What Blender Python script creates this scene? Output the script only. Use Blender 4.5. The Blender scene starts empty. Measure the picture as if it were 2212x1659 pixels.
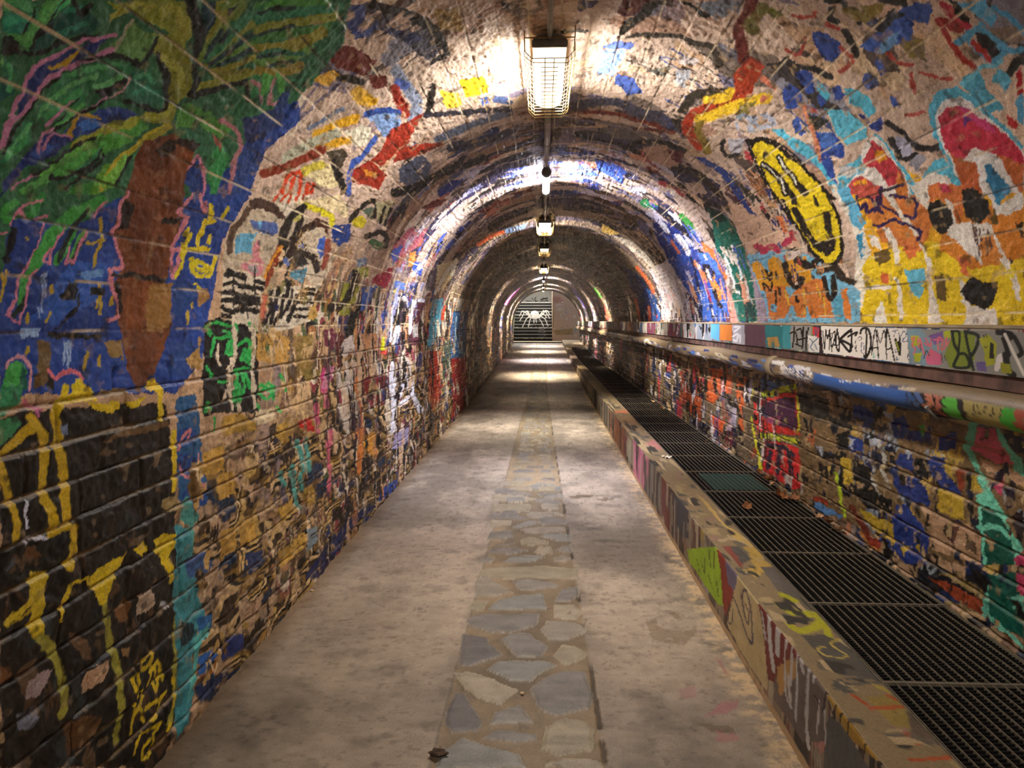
import bpy, bmesh, math, random
import numpy as np
from mathutils import Vector, Matrix

# ------------------------------------------------------------------ camera
FPX = 1530.0
W_, H_ = 2212.0, 1659.0
EYE = np.array([0.0, 0.0, 1.6])
VPX, VPY = 1172.0, 693.0
PITCH = math.atan((H_/2-VPY)/FPX)
YAW = math.atan((VPX-W_/2)/FPX*math.cos(PITCH))
_F = np.array([-math.sin(YAW)*math.cos(PITCH), math.cos(YAW)*math.cos(PITCH), -math.sin(PITCH)])
_R = np.array([math.cos(YAW), math.sin(YAW), 0.0])
_U = np.cross(_R, _F)

def ray(u, v):
    """direction of the photo pixel, scaled so that its y component is 1"""
    d = _F + _R*((u-W_/2)/FPX) + _U*((H_/2-v)/FPX)
    return d/max(d[1], 1e-6)

WK = 1.05
SC = bpy.context.scene
COL = SC.collection
rng = np.random.default_rng(7)
random.seed(7)

def lin(h):
    """hex sRGB -> linear rgb"""
    h = h.lstrip('#')
    c = np.array([int(h[i:i+2], 16) for i in (0, 2, 4)])/255.0
    return np.where(c <= 0.04045, c/12.92, ((c+0.055)/1.055)**2.4)

# ------------------------------------------------------------------ noise
_tabs = {}
def vnoise(x, y, seed=0):
    if seed not in _tabs:
        _tabs[seed] = np.random.default_rng(1000+seed).random((256, 256)).astype(np.float32)
    T = _tabs[seed]
    xi = np.floor(x); yi = np.floor(y)
    fx = (x-xi).astype(np.float32); fy = (y-yi).astype(np.float32)
    fx = fx*fx*(3-2*fx); fy = fy*fy*(3-2*fy)
    xi = xi.astype(np.int32) & 255; yi = yi.astype(np.int32) & 255
    x1 = (xi+1) & 255; y1 = (yi+1) & 255
    a = T[xi, yi]; b = T[x1, yi]; c = T[xi, y1]; d = T[x1, y1]
    return (a*(1-fx)+b*fx)*(1-fy)+(c*(1-fx)+d*fx)*fy

def fbm(x, y, seed=0, octv=3, gain=0.5):
    s = 0; amp = 1; tot = 0
    for o in range(octv):
        s = s+amp*vnoise(x*(2**o)+17.3*o, y*(2**o)+5.1*o, seed+o); tot += amp; amp *= gain
    return s/tot

def sstep(e0, e1, x):
    t = np.clip((x-e0)/(e1-e0), 0, 1); return t*t*(3-2*t)

# ------------------------------------------------------------------ section of the tunnel
XL, XR = -1.39, 1.76
CX, CZ, RAD = 0.185, 1.45, 1.575
ZB = -0.05
LW = CZ-ZB
LA = math.pi*RAD
LTOT = LW+LA+1.33
def section(s):
    s = np.asarray(s, dtype=float)
    th = np.clip((s-LW)/RAD, 0, math.pi)
    X = np.where(s < LW, XL, np.where(s > LW+LA, XR, CX-RAD*np.cos(th)))
    Z = np.where(s < LW, ZB+s, np.where(s > LW+LA, CZ-(s-LW-LA), CZ+RAD*np.sin(th)))
    NX = np.where(s < LW, 1.0, np.where(s > LW+LA, -1.0, np.cos(th)))
    NZ = np.where((s < LW) | (s > LW+LA), 0.0, -np.sin(th))
    return X, Z, NX, NZ

def hit_tunnel(u, v):
    d = ray(u, v); dx, dz = d[0], d[2]
    # circle
    ox, oz = -CX, EYE[2]-CZ
    A = dx*dx+dz*dz; B = ox*dx+oz*dz; C = ox*ox+oz*oz-RAD*RAD
    t = (-B+math.sqrt(max(B*B-A*C, 0)))/max(A, 1e-9)
    z = EYE[2]+dz*t
    if z >= CZ:
        th = math.atan2(z-CZ, -(dx*t-CX))
        return LW+RAD*th, t
    if dx < 0:
        t = XL/dx; return EYE[2]+dz*t-ZB, t
    t = XR/dx; return LW+LA+(CZ-(EYE[2]+dz*t)), t

_DY = [0, 14, 17.3, 19, 22.6, 27.3, 32, 36, 60]
_DD = [1.6, 1.57, 1.5, 1.44, 1.36, 1.24, 1.12, 0.99, 0.99]
def floor_z(y):
    return 1.6-np.interp(y, _DY, _DD)
def kerb_z(y):
    return 1.6-np.minimum(1.22, np.interp(y, _DY, _DD)-0.13)

def hit_floor(u, v):
    d = ray(u, v); t = 2.0
    for _ in range(40):
        t = 0.5*t+0.5*(float(floor_z(t))-1.6)/min(d[2], -1e-3)
    return d[0]*t, t

def hit_x(u, v, X):
    d = ray(u, v); t = X/d[0]
    return EYE[2]+d[2]*t, t

# ------------------------------------------------------------------ zoom tiles used while measuring the photograph
TILES = {'A': (0, 0, 560), 'B': (0, 420, 560), 'C': (0, 830, 560), 'D': (0, 1239, 560), 'E': (540, 0, 560),
         'F': (480, 420, 560), 'G': (480, 830, 560), 'H': (1250, 0, 560), 'I': (1652, 0, 560), 'J': (1652, 400, 560),
         'K': (1300, 400, 560), 'L': (1300, 760, 560), 'M': (1652, 800, 560), 'N': (1652, 1239, 560),
         'O': (900, 1239, 560), 'Q': (950, 830, 560), 'R': (1380, 1180, 560), 'Z': (760, 300, 840), 'Y': (1000, 560, 360),
         'V': (1700, 690, 512), 'S': (1100, 620, 160), 'P': (0, 0, 2212)}
def pts_of(tile, s):
    ox, oy, w = TILES[tile]; k = w/2212.0
    out = []
    for p in s.split():
        a, b = p.split(','); out.append((ox+float(a)*k, oy+float(b)*k))
    return out

# ------------------------------------------------------------------ a painted surface
class Canvas:
    """Paint lies on a surface unrolled into metres (a across, b along the tunnel)."""
    def __init__(self, a, b, base, hit, seed=0, wamp=0.012, wscale=0.07, sa=1.0, far=None):
        self.sa = sa; self.far = far
        self.a = np.asarray(a, dtype=np.float32); self.b = np.asarray(b, dtype=np.float32)
        self.A, self.B = np.meshgrid(self.a, self.b)
        self.C = np.empty(self.A.shape+(3,), dtype=np.float32); self.C[:] = lin(base)
        self.hit = hit
        self.w1 = ((fbm(self.A/wscale, self.B/wscale, seed+11)-0.5)*2*wamp + (fbm(self.A/0.014, self.B/0.014, seed+21, 2)-0.5)*wamp*0.9).astype(np.float32)
        self.w2 = ((fbm(self.A/wscale, self.B/wscale, seed+31)-0.5)*2*wamp + (fbm(self.A/0.014, self.B/0.014, seed+41, 2)-0.5)*wamp*0.9).astype(np.float32)
        self.wear = fbm(self.A/0.11, self.B/0.11, seed+51, 4, 0.62).astype(np.float32)
        self.drip = fbm(self.A/0.25, self.B/0.018, seed+61, 2).astype(np.float32)
        if far is None: self.w2 *= np.clip(self.B/2.2, 1, 5)
        self.u = self.A+self.w1; self.v = self.B+self.w2

    def box(self, a0, a1, b0, b1):
        c0 = max(int(np.searchsorted(self.a, a0)), 0); c1 = min(int(np.searchsorted(self.a, a1)), len(self.a))
        r0 = max(int(np.searchsorted(self.b, b0)), 0); r1 = min(int(np.searchsorted(self.b, b1)), len(self.b))
        return slice(r0, r1), slice(c0, c1)

    def put(self, sl, alpha, color, wear=0.0, drip=0.0, shade=0.10):
        if wear > 0:
            alpha = alpha*sstep(wear*0.62-0.06, wear*0.62+0.05, self.wear[sl])
        if drip > 0:
            alpha = alpha*sstep(drip*0.6-0.05, drip*0.6+0.05, self.drip[sl])
        c = lin(color) if isinstance(color, str) else color
        m = (1+shade*2*(self.wear[sl]-0.5))[..., None]
        al = alpha[..., None]
        self.C[sl] = self.C[sl]*(1-al)+c*m*al

    def poly_ab(self, color, pab, op=1.0, wear=0.0, drip=0.0, shade=0.25):
        p = np.array(pab, dtype=np.float32)
        mg = 0.05
        sl = self.box(p[:, 0].min()-mg, p[:, 0].max()+mg, p[:, 1].min()-mg, p[:, 1].max()+mg)
        x = self.u[sl]; y = self.v[sl]
        if x.size == 0: return
        ins = np.zeros(x.shape, dtype=bool)
        n = len(p)
        for i in range(n):
            x0, y0 = p[i]; x1, y1 = p[(i+1) % n]
            if y0 == y1: continue
            ins ^= ((y0 > y) != (y1 > y)) & (x < (x1-x0)*(y-y0)/(y1-y0)+x0)
        self.put(sl, ins.astype(np.float32)*op, color, wear, drip, shade)

    def line_ab(self, color, pab, w, op=1.0, wear=0.0, drip=0.0, shade=0.2, soft=0.25, sb=1.0):
        """w: width in metres (scalar or one per point)"""
        p = np.array(pab, dtype=np.float32); n = len(p)
        ws = np.full(n, w, dtype=np.float32) if np.isscalar(w) else np.array(w, dtype=np.float32)
        mx = float(ws.max())+0.03
        sa = self.sa; ma = mx/sa; mb = mx/sb
        big = self.box(p[:, 0].min()-ma, p[:, 0].max()+ma, p[:, 1].min()-mb, p[:, 1].max()+mb)
        x = self.u[big]
        if x.size == 0: return
        al = np.zeros(x.shape, dtype=np.float32)
        r0, c0 = big[0].start, big[1].start
        for i in range(n-1):
            q0, q1 = p[i], p[i+1]
            s = self.box(min(q0[0], q1[0])-ma, max(q0[0], q1[0])+ma, min(q0[1], q1[1])-mb, max(q0[1], q1[1])+mb)
            xx = self.u[s]*sa; yy = self.v[s]*sb; sc2 = np.array([sa, sb], np.float32); q0 = q0*sc2; q1 = q1*sc2
            if xx.size == 0: continue
            d = q1-q0; L = float(d @ d)+1e-12
            t = np.clip(((xx-q0[0])*d[0]+(yy-q0[1])*d[1])/L, 0, 1)
            dist = np.hypot(xx-q0[0]-t*d[0], yy-q0[1]-t*d[1])
            ww = 0.5*(ws[i]+(ws[i+1]-ws[i])*t)
            a = np.clip((ww-dist)/(ww*soft+1e-6)+0.5, 0, 1)
            sub = (slice(s[0].start-r0, s[0].stop-r0), slice(s[1].start-c0, s[1].stop-c0))
            al[sub] = np.maximum(al[sub], a)
        self.put(big, al*op, color, wear, drip, shade)

    def P(self, tile, color, s, **kw):
        self.poly_ab(color, [self.hit(u, v) for u, v in pts_of(tile, s)], **kw)

    def L(self, tile, color, w, s, smooth=True, taper=False, **kw):
        """stroke; w in zoom pixels of the tile"""
        q = pts_of(tile, s); k = TILES[tile][2]/2212.0
        if smooth and len(q) > 2: q = catmull(q)
        ab = [self.hit(u, v) for u, v in q]
        if self.far: ws = np.full(len(ab), WK*w*k*self.far/FPX); sb = 1.0
        else:
            ws = np.array([WK*w*k*t/FPX for _, t in ab])
            rr = [ray(u, v) for u, v in q]; sb = float(np.clip(np.mean([math.hypot(r[0], r[2]) for r in rr]), 0.05, 1))
        if taper:
            ws = ws*np.clip(np.linspace(1.5, 0.25, len(ws)), 0.2, 1.5)
        self.line_ab(color, ab, ws, sb=sb, **kw)

def catmull(q, k=4):
    q = [np.array(p) for p in q]; out = []
    for i in range(len(q)-1):
        p0 = q[max(i-1, 0)]; p1 = q[i]; p2 = q[i+1]; p3 = q[min(i+2, len(q)-1)]
        for j in range(k):
            t = j/k
            out.append(0.5*((2*p1)+(p2-p0)*t+(2*p0-5*p1+4*p2-p3)*t*t+(3*p1-p0-3*p2+p3)*t**3))
    out.append(q[-1])
    return [tuple(p) for p in out]

# stroke letters in a unit box (x right, y down)
GLY = {
 'A': ['0,1 .5,0 1,1', '.2,.62 .8,.62'], 'D': ['.1,0 .1,1 .55,.95 .95,.6 .9,.3 .5,.03 .1,0'], 'M': ['0,1 .1,0 .5,.7 .9,0 1,1'],
 'W': ['0,0 .25,1 .5,.3 .75,1 1,0'], 'K': ['.1,0 .1,1', '.9,0 .1,.55 .95,1'], 'S': ['.95,.12 .5,0 .1,.2 .3,.45 .8,.6 .9,.85 .5,1 .05,.88'],
 'i': ['.5,.35 .5,1', '.5,.08 .5,.15'], 'L': ['.1,0 .1,1 .8,1'], 'O': ['.5,0 .05,.3 .05,.7 .5,1 .95,.7 .95,.3 .5,0'], 'o': ['.5,.4 .2,.6 .2,.8 .5,1 .8,.8 .8,.6 .5,.4'],
 'T': ['0,0 1,0', '.5,0 .5,1'], 'E': ['.9,0 .1,0 .1,1 .9,1', '.1,.5 .7,.5'], 'N': ['.05,1 .05,0 .95,1 .95,0'], 'V': ['0,0 .5,1 1,0'],
 'R': ['.1,1 .1,0 .8,.1 .85,.35 .1,.5 .9,1'], 'Y': ['0,0 .5,.5 1,0', '.5,.5 .5,1'], 'U': ['.05,0 .08,.8 .5,1 .92,.8 .95,0'], '5': ['.9,0 .2,0 .15,.45 .7,.42 .9,.7 .6,1 .1,.95'],
 '1': ['.3,.2 .55,0 .55,1'], '/': ['.8,0 .2,1'], ':': ['.5,.3 .5,.38', '.5,.75 .5,.83'], 'P': ['.1,1 .1,0 .8,.1 .85,.4 .1,.55'], 'X': ['0,0 1,1', '1,0 0,1'], 'H': ['.1,0 .1,1', '.9,0 .9,1', '.1,.5 .9,.5'], 'Z': ['0,0 1,0 0,1 1,1']}
def text(cv, tile, color, w, word, quad, **kw):
    """word written inside the quad tl tr br bl (zoom pixels)"""
    q = [tuple(map(float, p.split(','))) for p in quad.split()]
    n = len(word)
    for i, ch in enumerate(word):
        for st in GLY.get(ch, []):
            o = []
            for p in st.split():
                x, y = map(float, p.split(',')); X = (i+0.08+0.84*x)/n
                tx = q[0][0]+(q[1][0]-q[0][0])*X; ty = q[0][1]+(q[1][1]-q[0][1])*X
                bx = q[3][0]+(q[2][0]-q[3][0])*X; by = q[3][1]+(q[2][1]-q[3][1])*X
                o.append('%.1f,%.1f' % (tx+(bx-tx)*y, ty+(by-ty)*y))
            cv.L(tile, color, w, ' '.join(o), **kw)

def tags(cv, a0, a1, b0, b1, n, cols, size, width, seed, zig=0.65, **kw):
    """loose sprayed scribbles and blots, nobody's letters"""
    r = np.random.default_rng(seed)
    for _ in range(n):
        a = r.uniform(a0, a1); b = r.uniform(b0, b1); s = size*r.uniform(0.5, 1.5)
        col = cols[r.integers(len(cols))]
        kind = r.random()
        if kind > zig:      # blot
            m = r.integers(6, 10); th = np.linspace(0, 2*np.pi, m, endpoint=False)
            rad = s*r.uniform(0.25, 0.75, m)
            sa, sb = r.uniform(0.5, 1.4), r.uniform(0.4, 1.1)
            cv.poly_ab(col, np.c_[a+np.cos(th)*rad*sa, b+np.sin(th)*rad*sb], wear=r.uniform(0.2, 0.75), **kw)
        else:                # zigzag
            m = r.integers(4, 9)
            bb = b+np.linspace(-0.6, 0.6, m)*s*r.uniform(0.6, 1.4)
            aa = a+np.where(np.arange(m) % 2, 1, -1)*s*r.uniform(0.15, 0.6, m)
            q = catmull(list(zip(aa, bb)), 3) if r.random() < 0.6 else list(zip(aa, bb))
            cv.line_ab(col, q, width*r.uniform(0.6, 1.8), wear=r.uniform(0.0, 0.6), **kw)

def runs(cv, mask, cols, dens, seed, fa=0.22, fb=46.0):
    """runs of old paint: long across the courses, narrow along the tunnel"""
    lb = np.log(np.clip(cv.B, 0.5, 60))*fb
    st = fbm(cv.A/fa+lb*0.13, lb, seed, 3, 0.55)
    pick = vnoise(cv.A/(fa*1.6)+7.7, lb*0.45+3.1, seed+5)
    n = len(cols); idx = np.clip((pick*1.5-0.25)*n, 0, n-1).astype(int)
    pal = np.array([lin(c) for c in cols], dtype=np.float32)
    al = (sstep(1-dens-0.03, 1-dens+0.03, st)*mask)[..., None]
    cv.C[:] = cv.C*(1-al)+pal[idx]*al
# ================================================================== canvases
WORLD, VT, LOOK, EXPO = 0.25, 'Standard', 'None', 0.4
def rows(y0, y1, k, p=1.7, mn=0.0):
    out = [y0]
    while out[-1] < y1:
        y = max(out[-1], 0.3); out.append(out[-1]+max(mn, k*(y/2)**p))
    out[-1] = y1
    return np.array(out)
rT = np.r_[np.arange(-4, 1.2, 0.06), rows(1.2, 34.0, 0.0046)]
T = Canvas(np.linspace(0, LTOT, 1640), rT, 'b89878', hit_tunnel, 0)
rF = np.r_[np.arange(-3, 1.6, 0.08), rows(1.6, 35.5, 0.006, 1.75)]
F = Canvas(np.linspace(-1.46, 0.97, 560), rF, 'a08c70', hit_floor, 100, 0.006)
rK = np.r_[np.arange(-1, 1.3, 0.08), rows(1.3, 34.1, 0.008, 1.75)]
def hit_kf(u, v):
    z, y = hit_x(u, v, 0.94); zf = float(floor_z(y)); zt = float(kerb_z(y))
    return (z-zf)/(zt-zf)*0.4, y
def hit_kt(u, v):
    d = ray(u, v); t = 3.0
    for _ in range(30): t = 0.5*t+0.5*(float(kerb_z(t))-1.6)/d[2]
    return d[0]*t, t
KF = Canvas(np.linspace(0, 0.4, 70), rK, '8a7a66', hit_kf, 130, 0.006)
KT = Canvas(np.linspace(0.944, 1.152, 44), rK, '94805f', hit_kt, 140, 0.006)
G = Canvas(np.linspace(1.412, 1.571, 60), np.r_[np.arange(-2, 1.2, 0.2), rows(1.2, 34, 0.0035, 1.75)], 'a8a098', lambda u, v: hit_x(u, v, 1.585), 150, 0.001, 0.05)
def hit_pipe(u, v):
    d = ray(u, v); cx, cz, r = 1.615, 1.287-1.6, 0.066
    a = d[0]**2+d[2]**2; b = d[0]*cx+d[2]*cz; c = cx*cx+cz*cz-r*r
    disc = b*b-a*c
    t = (b-math.sqrt(max(disc, 0)))/a
    return math.atan2(d[2]*t-cz, -(d[0]*t-cx)), t
PP = Canvas(np.linspace(-math.pi, math.pi, 49), np.r_[np.arange(-1, 1.2, 0.1), rows(1.2, 34, 0.006, 1.7)], '8e785a', hit_pipe, 160, 0.03, 0.2, sa=0.066)
def hit_st(u, v):
    d = ray(u, v); k = 0
    for _ in range(12):
        t = (35.5+k*0.27)/1.0; z = 1.6+d[2]*t
        k = min(max(int((z-float(floor_z(35.5)))/0.168), 0), 11)
    return d[0]*t, z
ST = Canvas(np.linspace(-1.46, 0.49, 160), np.linspace(float(floor_z(35.5)), float(floor_z(35.5))+0.168*12, 160), '100e0e', hit_st, 170, 0.004, far=36.0)
EB = Canvas(np.linspace(-2.2, 1.2, 90), np.linspace(2.2, 4.6, 60), '9a9690', lambda u, v: (ray(u, v)[0]*39.64, 1.6+ray(u, v)[2]*39.64), 180, 0.01, far=39.6)
EW = Canvas(np.linspace(0.49, 2.4, 70), np.linspace(0.4, 4.4, 110), 'c4a898', lambda u, v: (ray(u, v)[0]*35.6, 1.6+ray(u, v)[2]*35.6), 190, 0.01, far=35.6)
def grid_obj(name, cv, f, m, parent, flip):
    X, Y, Z = f(cv.A, cv.B)
    return link(name, grid_mesh(name, np.asarray(X, dtype=float), Y, Z, cv.C, flip), m, parent)
FH = np.zeros(F.A.shape, dtype=np.float32)
# ================================================================== paint: undercoat of the whole bore
PI = math.pi
S_SP, S_AP, S_SR = LW, LW+LA/2, LW+LA
n0 = fbm(T.A/0.35, T.B/0.45, 401, 4)[..., None]; n1_ = fbm(T.A/0.12, T.B/0.16, 409, 4)[..., None]
T.C[:] = lin('a88462')*(1-n0)+lin('d2b190')*n0
vt = (sstep(S_SP+0.2, S_SP+0.9, T.A)*sstep(S_SR-0.1, S_SR-0.5, T.A))[..., None]
T.C[:] = T.C*(1-vt)+(lin('b89c8c')*(1-n0)+lin('e6cebc')*n0)*vt
T.C *= (0.62+0.75*n1_)
def zone(a0, a1, b0, b1, n, cols, size, width, seed, **kw):
    tags(T, a0, a1, b0, b1, n, cols.split(), size, width, seed, **kw)
depth_shade = np.interp(T.b, [0, 4.5, 7, 9, 13, 34], [1, 1, 0.8, 0.55, 0.42, 0.36])[:, None, None]  # shade of the deep bore painted in: undercoat darkens with distance
T.C *= depth_shade
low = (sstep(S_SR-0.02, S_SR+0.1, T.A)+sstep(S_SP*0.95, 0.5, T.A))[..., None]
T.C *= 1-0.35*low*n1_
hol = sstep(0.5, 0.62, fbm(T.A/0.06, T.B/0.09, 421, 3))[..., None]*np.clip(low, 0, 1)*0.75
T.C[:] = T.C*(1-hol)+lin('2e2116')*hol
# old layers over layers
zone(S_SP-0.2, S_SR+0.2, 4.6, 9, 150, '3a3f66 5a2a22 1c1814 6d6a8c 8a5a3a b89a7c 2a3a6a 7a3028 444038', 0.30, 0.03, 1, zig=0.3)
zone(S_SP-0.1, S_SR+0.1, 9, 34, 420, '2a2420 4a382c 1a1614 5a4636 3a2c4a 2c3a50 6a4a38 7a6a58 3a2a22 24301f', 0.42, 0.045, 2, zig=0.3)
zone(0, S_SP+0.3, 3.2, 5.4, 90, 'a8803f b48c50 5a4026 2a1e14 c8a878 8a6a3a 6a3a2a 786038', 0.13, 0.02, 3)
zone(0.3, S_SP+0.4, 5.2, 9, 150, '6a2430 b04a5c 201a18 c8bca8 e0d8d0 c88a58 3a2a48 8a6a4a d06a50 4a6a9a', 0.16, 0.02, 4)
zone(0, S_SP+0.4, 8.5, 14, 170, '2a5a8a a02c28 e0dccc 1a1a1e 3a8ab0 6a4030 d0a050 20403a 88807a', 0.2, 0.025, 5)
zone(0, S_SP+0.6, 13, 34, 200, '14201c 1e2a20 3a3426 6a5a3a 8a8468 203a34 4a2a26 a09878 2a2430', 0.35, 0.04, 6)
zone(S_SR-0.5, LTOT, 6, 12, 170, '2a4a9a c8c4c8 d06a3a 1a1a2a a83a3a e0d4c8 4a7ab0 7a6a80 d89a90', 0.18, 0.022, 7)
zone(S_SR-0.5, LTOT, 11, 34, 190, '2a2a3a 4a3a2c 1a2230 6a3a2a 3a4a3a 8a7a6a 203050 7a3a30', 0.32, 0.04, 8)
zone(S_SR, LTOT, 3.4, 9, 160, '8a7258 c8a884 3a3028 9a5a3a c85a30 2a3a6a a8a0a8 5a4a40 d8b088', 0.12, 0.016, 9)
zone(S_AP-1.4, S_AP+1.5, 1.2, 6, 150, 'caa688 d8b898 b08c78 9a8488 5a4c48 3a3436 8a8898 4a5a90 c09a80 dcc2a2', 0.26, 0.012, 10, zig=0.15)
zone(S_AP-1.3, S_AP+1.3, 2.0, 6, 40, '2c2824 3a3434 4a5080', 0.24, 0.02, 14, op=0.7, zig=0.2)

mid = sstep(3.0, 4.2, T.B)
lft = sstep(S_SP+0.9, S_SP+0.2, T.A); rgt = sstep(S_SR-0.9, S_SR-0.2, T.A)
far = sstep(8, 13, T.B)
runs(T, lft*mid, '2a2018 6a4a2a c8a878 3a2a20 8a3a44 d8c8b4 4a5a3a 1e1a18 a06a3c 5a3040 b8985a 2c3a6a'.split(), 0.53, 601)
runs(T, rgt*sstep(3.6, 4.4, T.B), '2a2430 8a6a4a c8b0a0 2a3a6a 9a4a3a d8ccc4 1c1a1e 6a7a94 b86a48 4a3a34'.split(), 0.53, 611)
runs(T, (1-lft)*(1-rgt)*sstep(4.6, 5.6, T.B), '3a3450 2a2220 7a6a78 4a3428 5a5a80 1c1818 8a6a58'.split(), 0.5, 621, 0.5, 40)
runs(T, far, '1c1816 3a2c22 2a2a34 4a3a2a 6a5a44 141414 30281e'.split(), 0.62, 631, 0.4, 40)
lowl = sstep(1.25, 0.95, T.A)*sstep(2.45, 2.8, T.B)
runs(T, lowl, '2a1e12 6a5028 b09050 3a2a18 c8a878 1c150e 8a6a34 4a3a2a 20304a'.split(), 0.55, 641, 0.07, 26)
lowr = sstep(S_SR+0.2, S_SR+0.3, T.A)*sstep(1.5, 2.0, T.B)
runs(T, lowr, '1a1a22 20305c 8a7450 c0a47c 14120f 4a4238 2a2c3a 6a4a30'.split(), 0.52, 651, 0.09, 30)
# ---------------------------------------------------------------- crown of the vault
T.P('E', '4c4a58', '760,60 1100,30 1400,130 1560,300 1640,420 1540,520 1420,460 1300,330 1100,240 860,200', wear=0.75)
T.P('E', '3a4a86', '780,80 960,40 1100,200 1040,300 900,340 820,200', wear=0.8)
T.L('E', '1f1a18', 70, '1060,40 1250,100 1420,150 1560,240 1660,380', wear=0.5)
T.L('E', '24201c', 60, '1660,380 1670,480 1560,560 1560,700 1540,850 1520,950', wear=0.7)
T.P('E', '2c3560', '1130,250 1330,230 1480,330 1380,380 1230,330', wear=0.6)
T.P('E', 'a88a52', '1560,90 1780,60 1820,260 1640,260', wear=0.5)
T.P('E', '6a2418', '630,390 880,390 1090,520 1040,590 980,640 760,600 680,520', wear=0.3)
T.P('E', '6a2418', '1010,640 1160,640 1180,740 1060,760', wear=0.6)
T.L('E', '2a2418', 60, '620,540 720,640 850,680 950,690', wear=0.3)
T.P('E', 'd8a83a', '400,720 700,600 980,760 1100,860 1000,920 760,780 560,700', wear=0.72)
T.P('E', 'f2cf22', '1780,690 2000,640 2030,790 1840,840', wear=0.25)
T.P('E', 'e8c83a', '1600,760 1780,800 1800,900 1680,920', wear=0.6)
T.P('E', 'f0b81c', '970,820 1110,830 1080,900 960,890', wear=0.3)
T.L('E', '8c96b0', 90, '1250,600 1350,760 1430,900 1380,1000', wear=0.45)
T.L('E', '4a62b0', 70, '1270,700 1330,740', wear=0.2)
T.P('E', '7d9cd0', '960,960 1210,900 1290,990 1260,1150 1130,1170 1060,1060', wear=0.4)
T.L('E', '2a4a9a', 40, '980,980 1080,950 1200,930 1280,960', wear=0.3)
T.L('E', 'a02c18', 80, '1240,760 1300,900 1330,960', wear=0.4)
T.P('E', '9c2e1a', '1200,1110 1480,960 1440,1060 1330,1240 1100,1440 1170,1490 1100,1620 860,1540 880,1460 1090,1320', wear=0.25)
T.P('E', '9c2e1a', '1280,1250 1640,1220 1640,1250 1450,1320 1210,1400', wear=0.3)
T.P('E', 'd88a2a', '960,1430 1080,1480 1080,1530 990,1500', wear=0.3)
T.L('E', '3a5ab0', 45, '1060,1180 960,1340 870,1420 840,1659', wear=0.2)
T.P('E', 'e0d8c4', '800,1120 960,1060 1040,1100 1010,1200 920,1260 820,1180', wear=0.3)
T.L('E', 'e8b01e', 70, '560,1150 760,1060 900,1010', wear=0.4)
T.L('E', 'e0a81e', 70, '600,1260 760,1210 840,1200', wear=0.25)
T.L('E', 'b4b6a0', 80, '300,1350 480,1240 730,1140', wear=0.15)
T.L('E', '7884a0', 30, '500,1100 640,1010 800,930', wear=0.4)
T.L('E', '8c3418', 70, '120,1470 350,1400 520,1330 620,1270', wear=0.3)
T.P('E', '4a4030', '640,1290 800,1270 840,1320 760,1440 700,1400', wear=0.4)
T.P('E', 'd8c89a', '430,1440 600,1360 720,1440 760,1580 700,1620 560,1560', wear=0.3)
T.L('E', 'd8c84a', 60, '470,1460 610,1400', wear=0.3)
T.L('E', '1e1a16', 60, '700,1380 780,1560 800,1659', wear=0.4)
for q in ('270,1640 340,1480', '330,1659 400,1470', '420,1659 440,1480', '480,1659 500,1560', '520,1640 540,1580', '300,1500 420,1460'):
    T.L('E', 'd8451c', 32, q, wear=0.1)
T.P('E', '4a5068', '1270,1440 1460,1320 1560,1400 1500,1540 1380,1600 1280,1560', wear=0.45)
T.L('E', '5a6278', 60, '1600,1190 1900,1060 2212,960', wear=0.4)
T.L('E', '2c2a34', 45, '1500,980 1800,960 2212,930', wear=0.5)
T.L('E', '3a3a4c', 60, '1700,1260 2000,1200 2212,1130', wear=0.45)
T.L('E', '6a2c1a', 26, '1450,1300 1640,1230', wear=0.2)
T.L('E', '1a1616', 70, '1240,1640 1420,1600 1600,1500 1780,1420 2000,1350', wear=0.5)
T.P('E', '3a5aa8', '1960,840 2020,820 2030,880 1980,890', wear=0.2)
T.L('E', '4a5a86', 50, '2080,840 2212,870', wear=0.4)
T.P('E', '3c3a4a', '2140,0 2212,0 2212,100 2160,60', wear=0.3)
# right of the lamp
T.P('H', '5a5a78', '0,0 200,0 120,60 0,90', wear=0.5)
T.P('H', '5c2418', '360,0 640,0 540,60 420,150 340,120', wear=0.35)
T.P('H', '262218', '560,40 760,0 700,60 470,230 330,330 350,220 470,130', wear=0.35)
T.P('H', '2a2a2a', '860,0 960,30 1130,130 1080,150 960,70', wear=0.3)
T.P('H', '7c8494', '1000,20 1400,0 1360,120 1160,180 1110,120', wear=0.45)
T.L('H', '3a322a', 40, '420,310 640,300 860,310 1000,370 1130,390 1210,560', wear=0.5)
T.P('H', '86a4de', '210,420 400,430 300,650 160,620', wear=0.2)
T.P('H', '5a72c0', '340,340 490,370 440,420 200,400', wear=0.35)
T.P('H', '4a64b4', '330,630 480,680 540,790 430,820 300,700', wear=0.35)
T.P('H', 'ccc0c0', '860,470 1040,500 1000,560 850,540', wear=0.3)
T.P('H', '7a786e', '560,600 800,560 740,660', wear=0.5)
T.P('H', 'c0c4d0', '830,600 960,600 900,760 830,700', wear=0.4)
T.L('H', '302a22', 80, '1290,800 1120,780 960,830 880,960 830,1000 880,1080', wear=0.55)
T.P('H', 'a83a1c', '1370,480 1450,470 1600,570 1540,640 1480,780 1400,840 1330,800 1330,680 1310,640 1390,560', wear=0.2)
T.L('H', '6a2014', 90, '1480,0 1440,120 1370,260 1400,380 1410,500', wear=0.2)
T.L('H', 'a4341a', 90, '1420,790 1280,870 1080,920 960,1000 930,1080 980,1180 1030,1240', wear=0.2)
T.L('H', '6a6228', 90, '1560,80 1470,200 1500,260', wear=0.55)
T.L('H', 'e0b82a', 80, '1100,850 1250,830 1290,790', wear=0.4)
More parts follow.
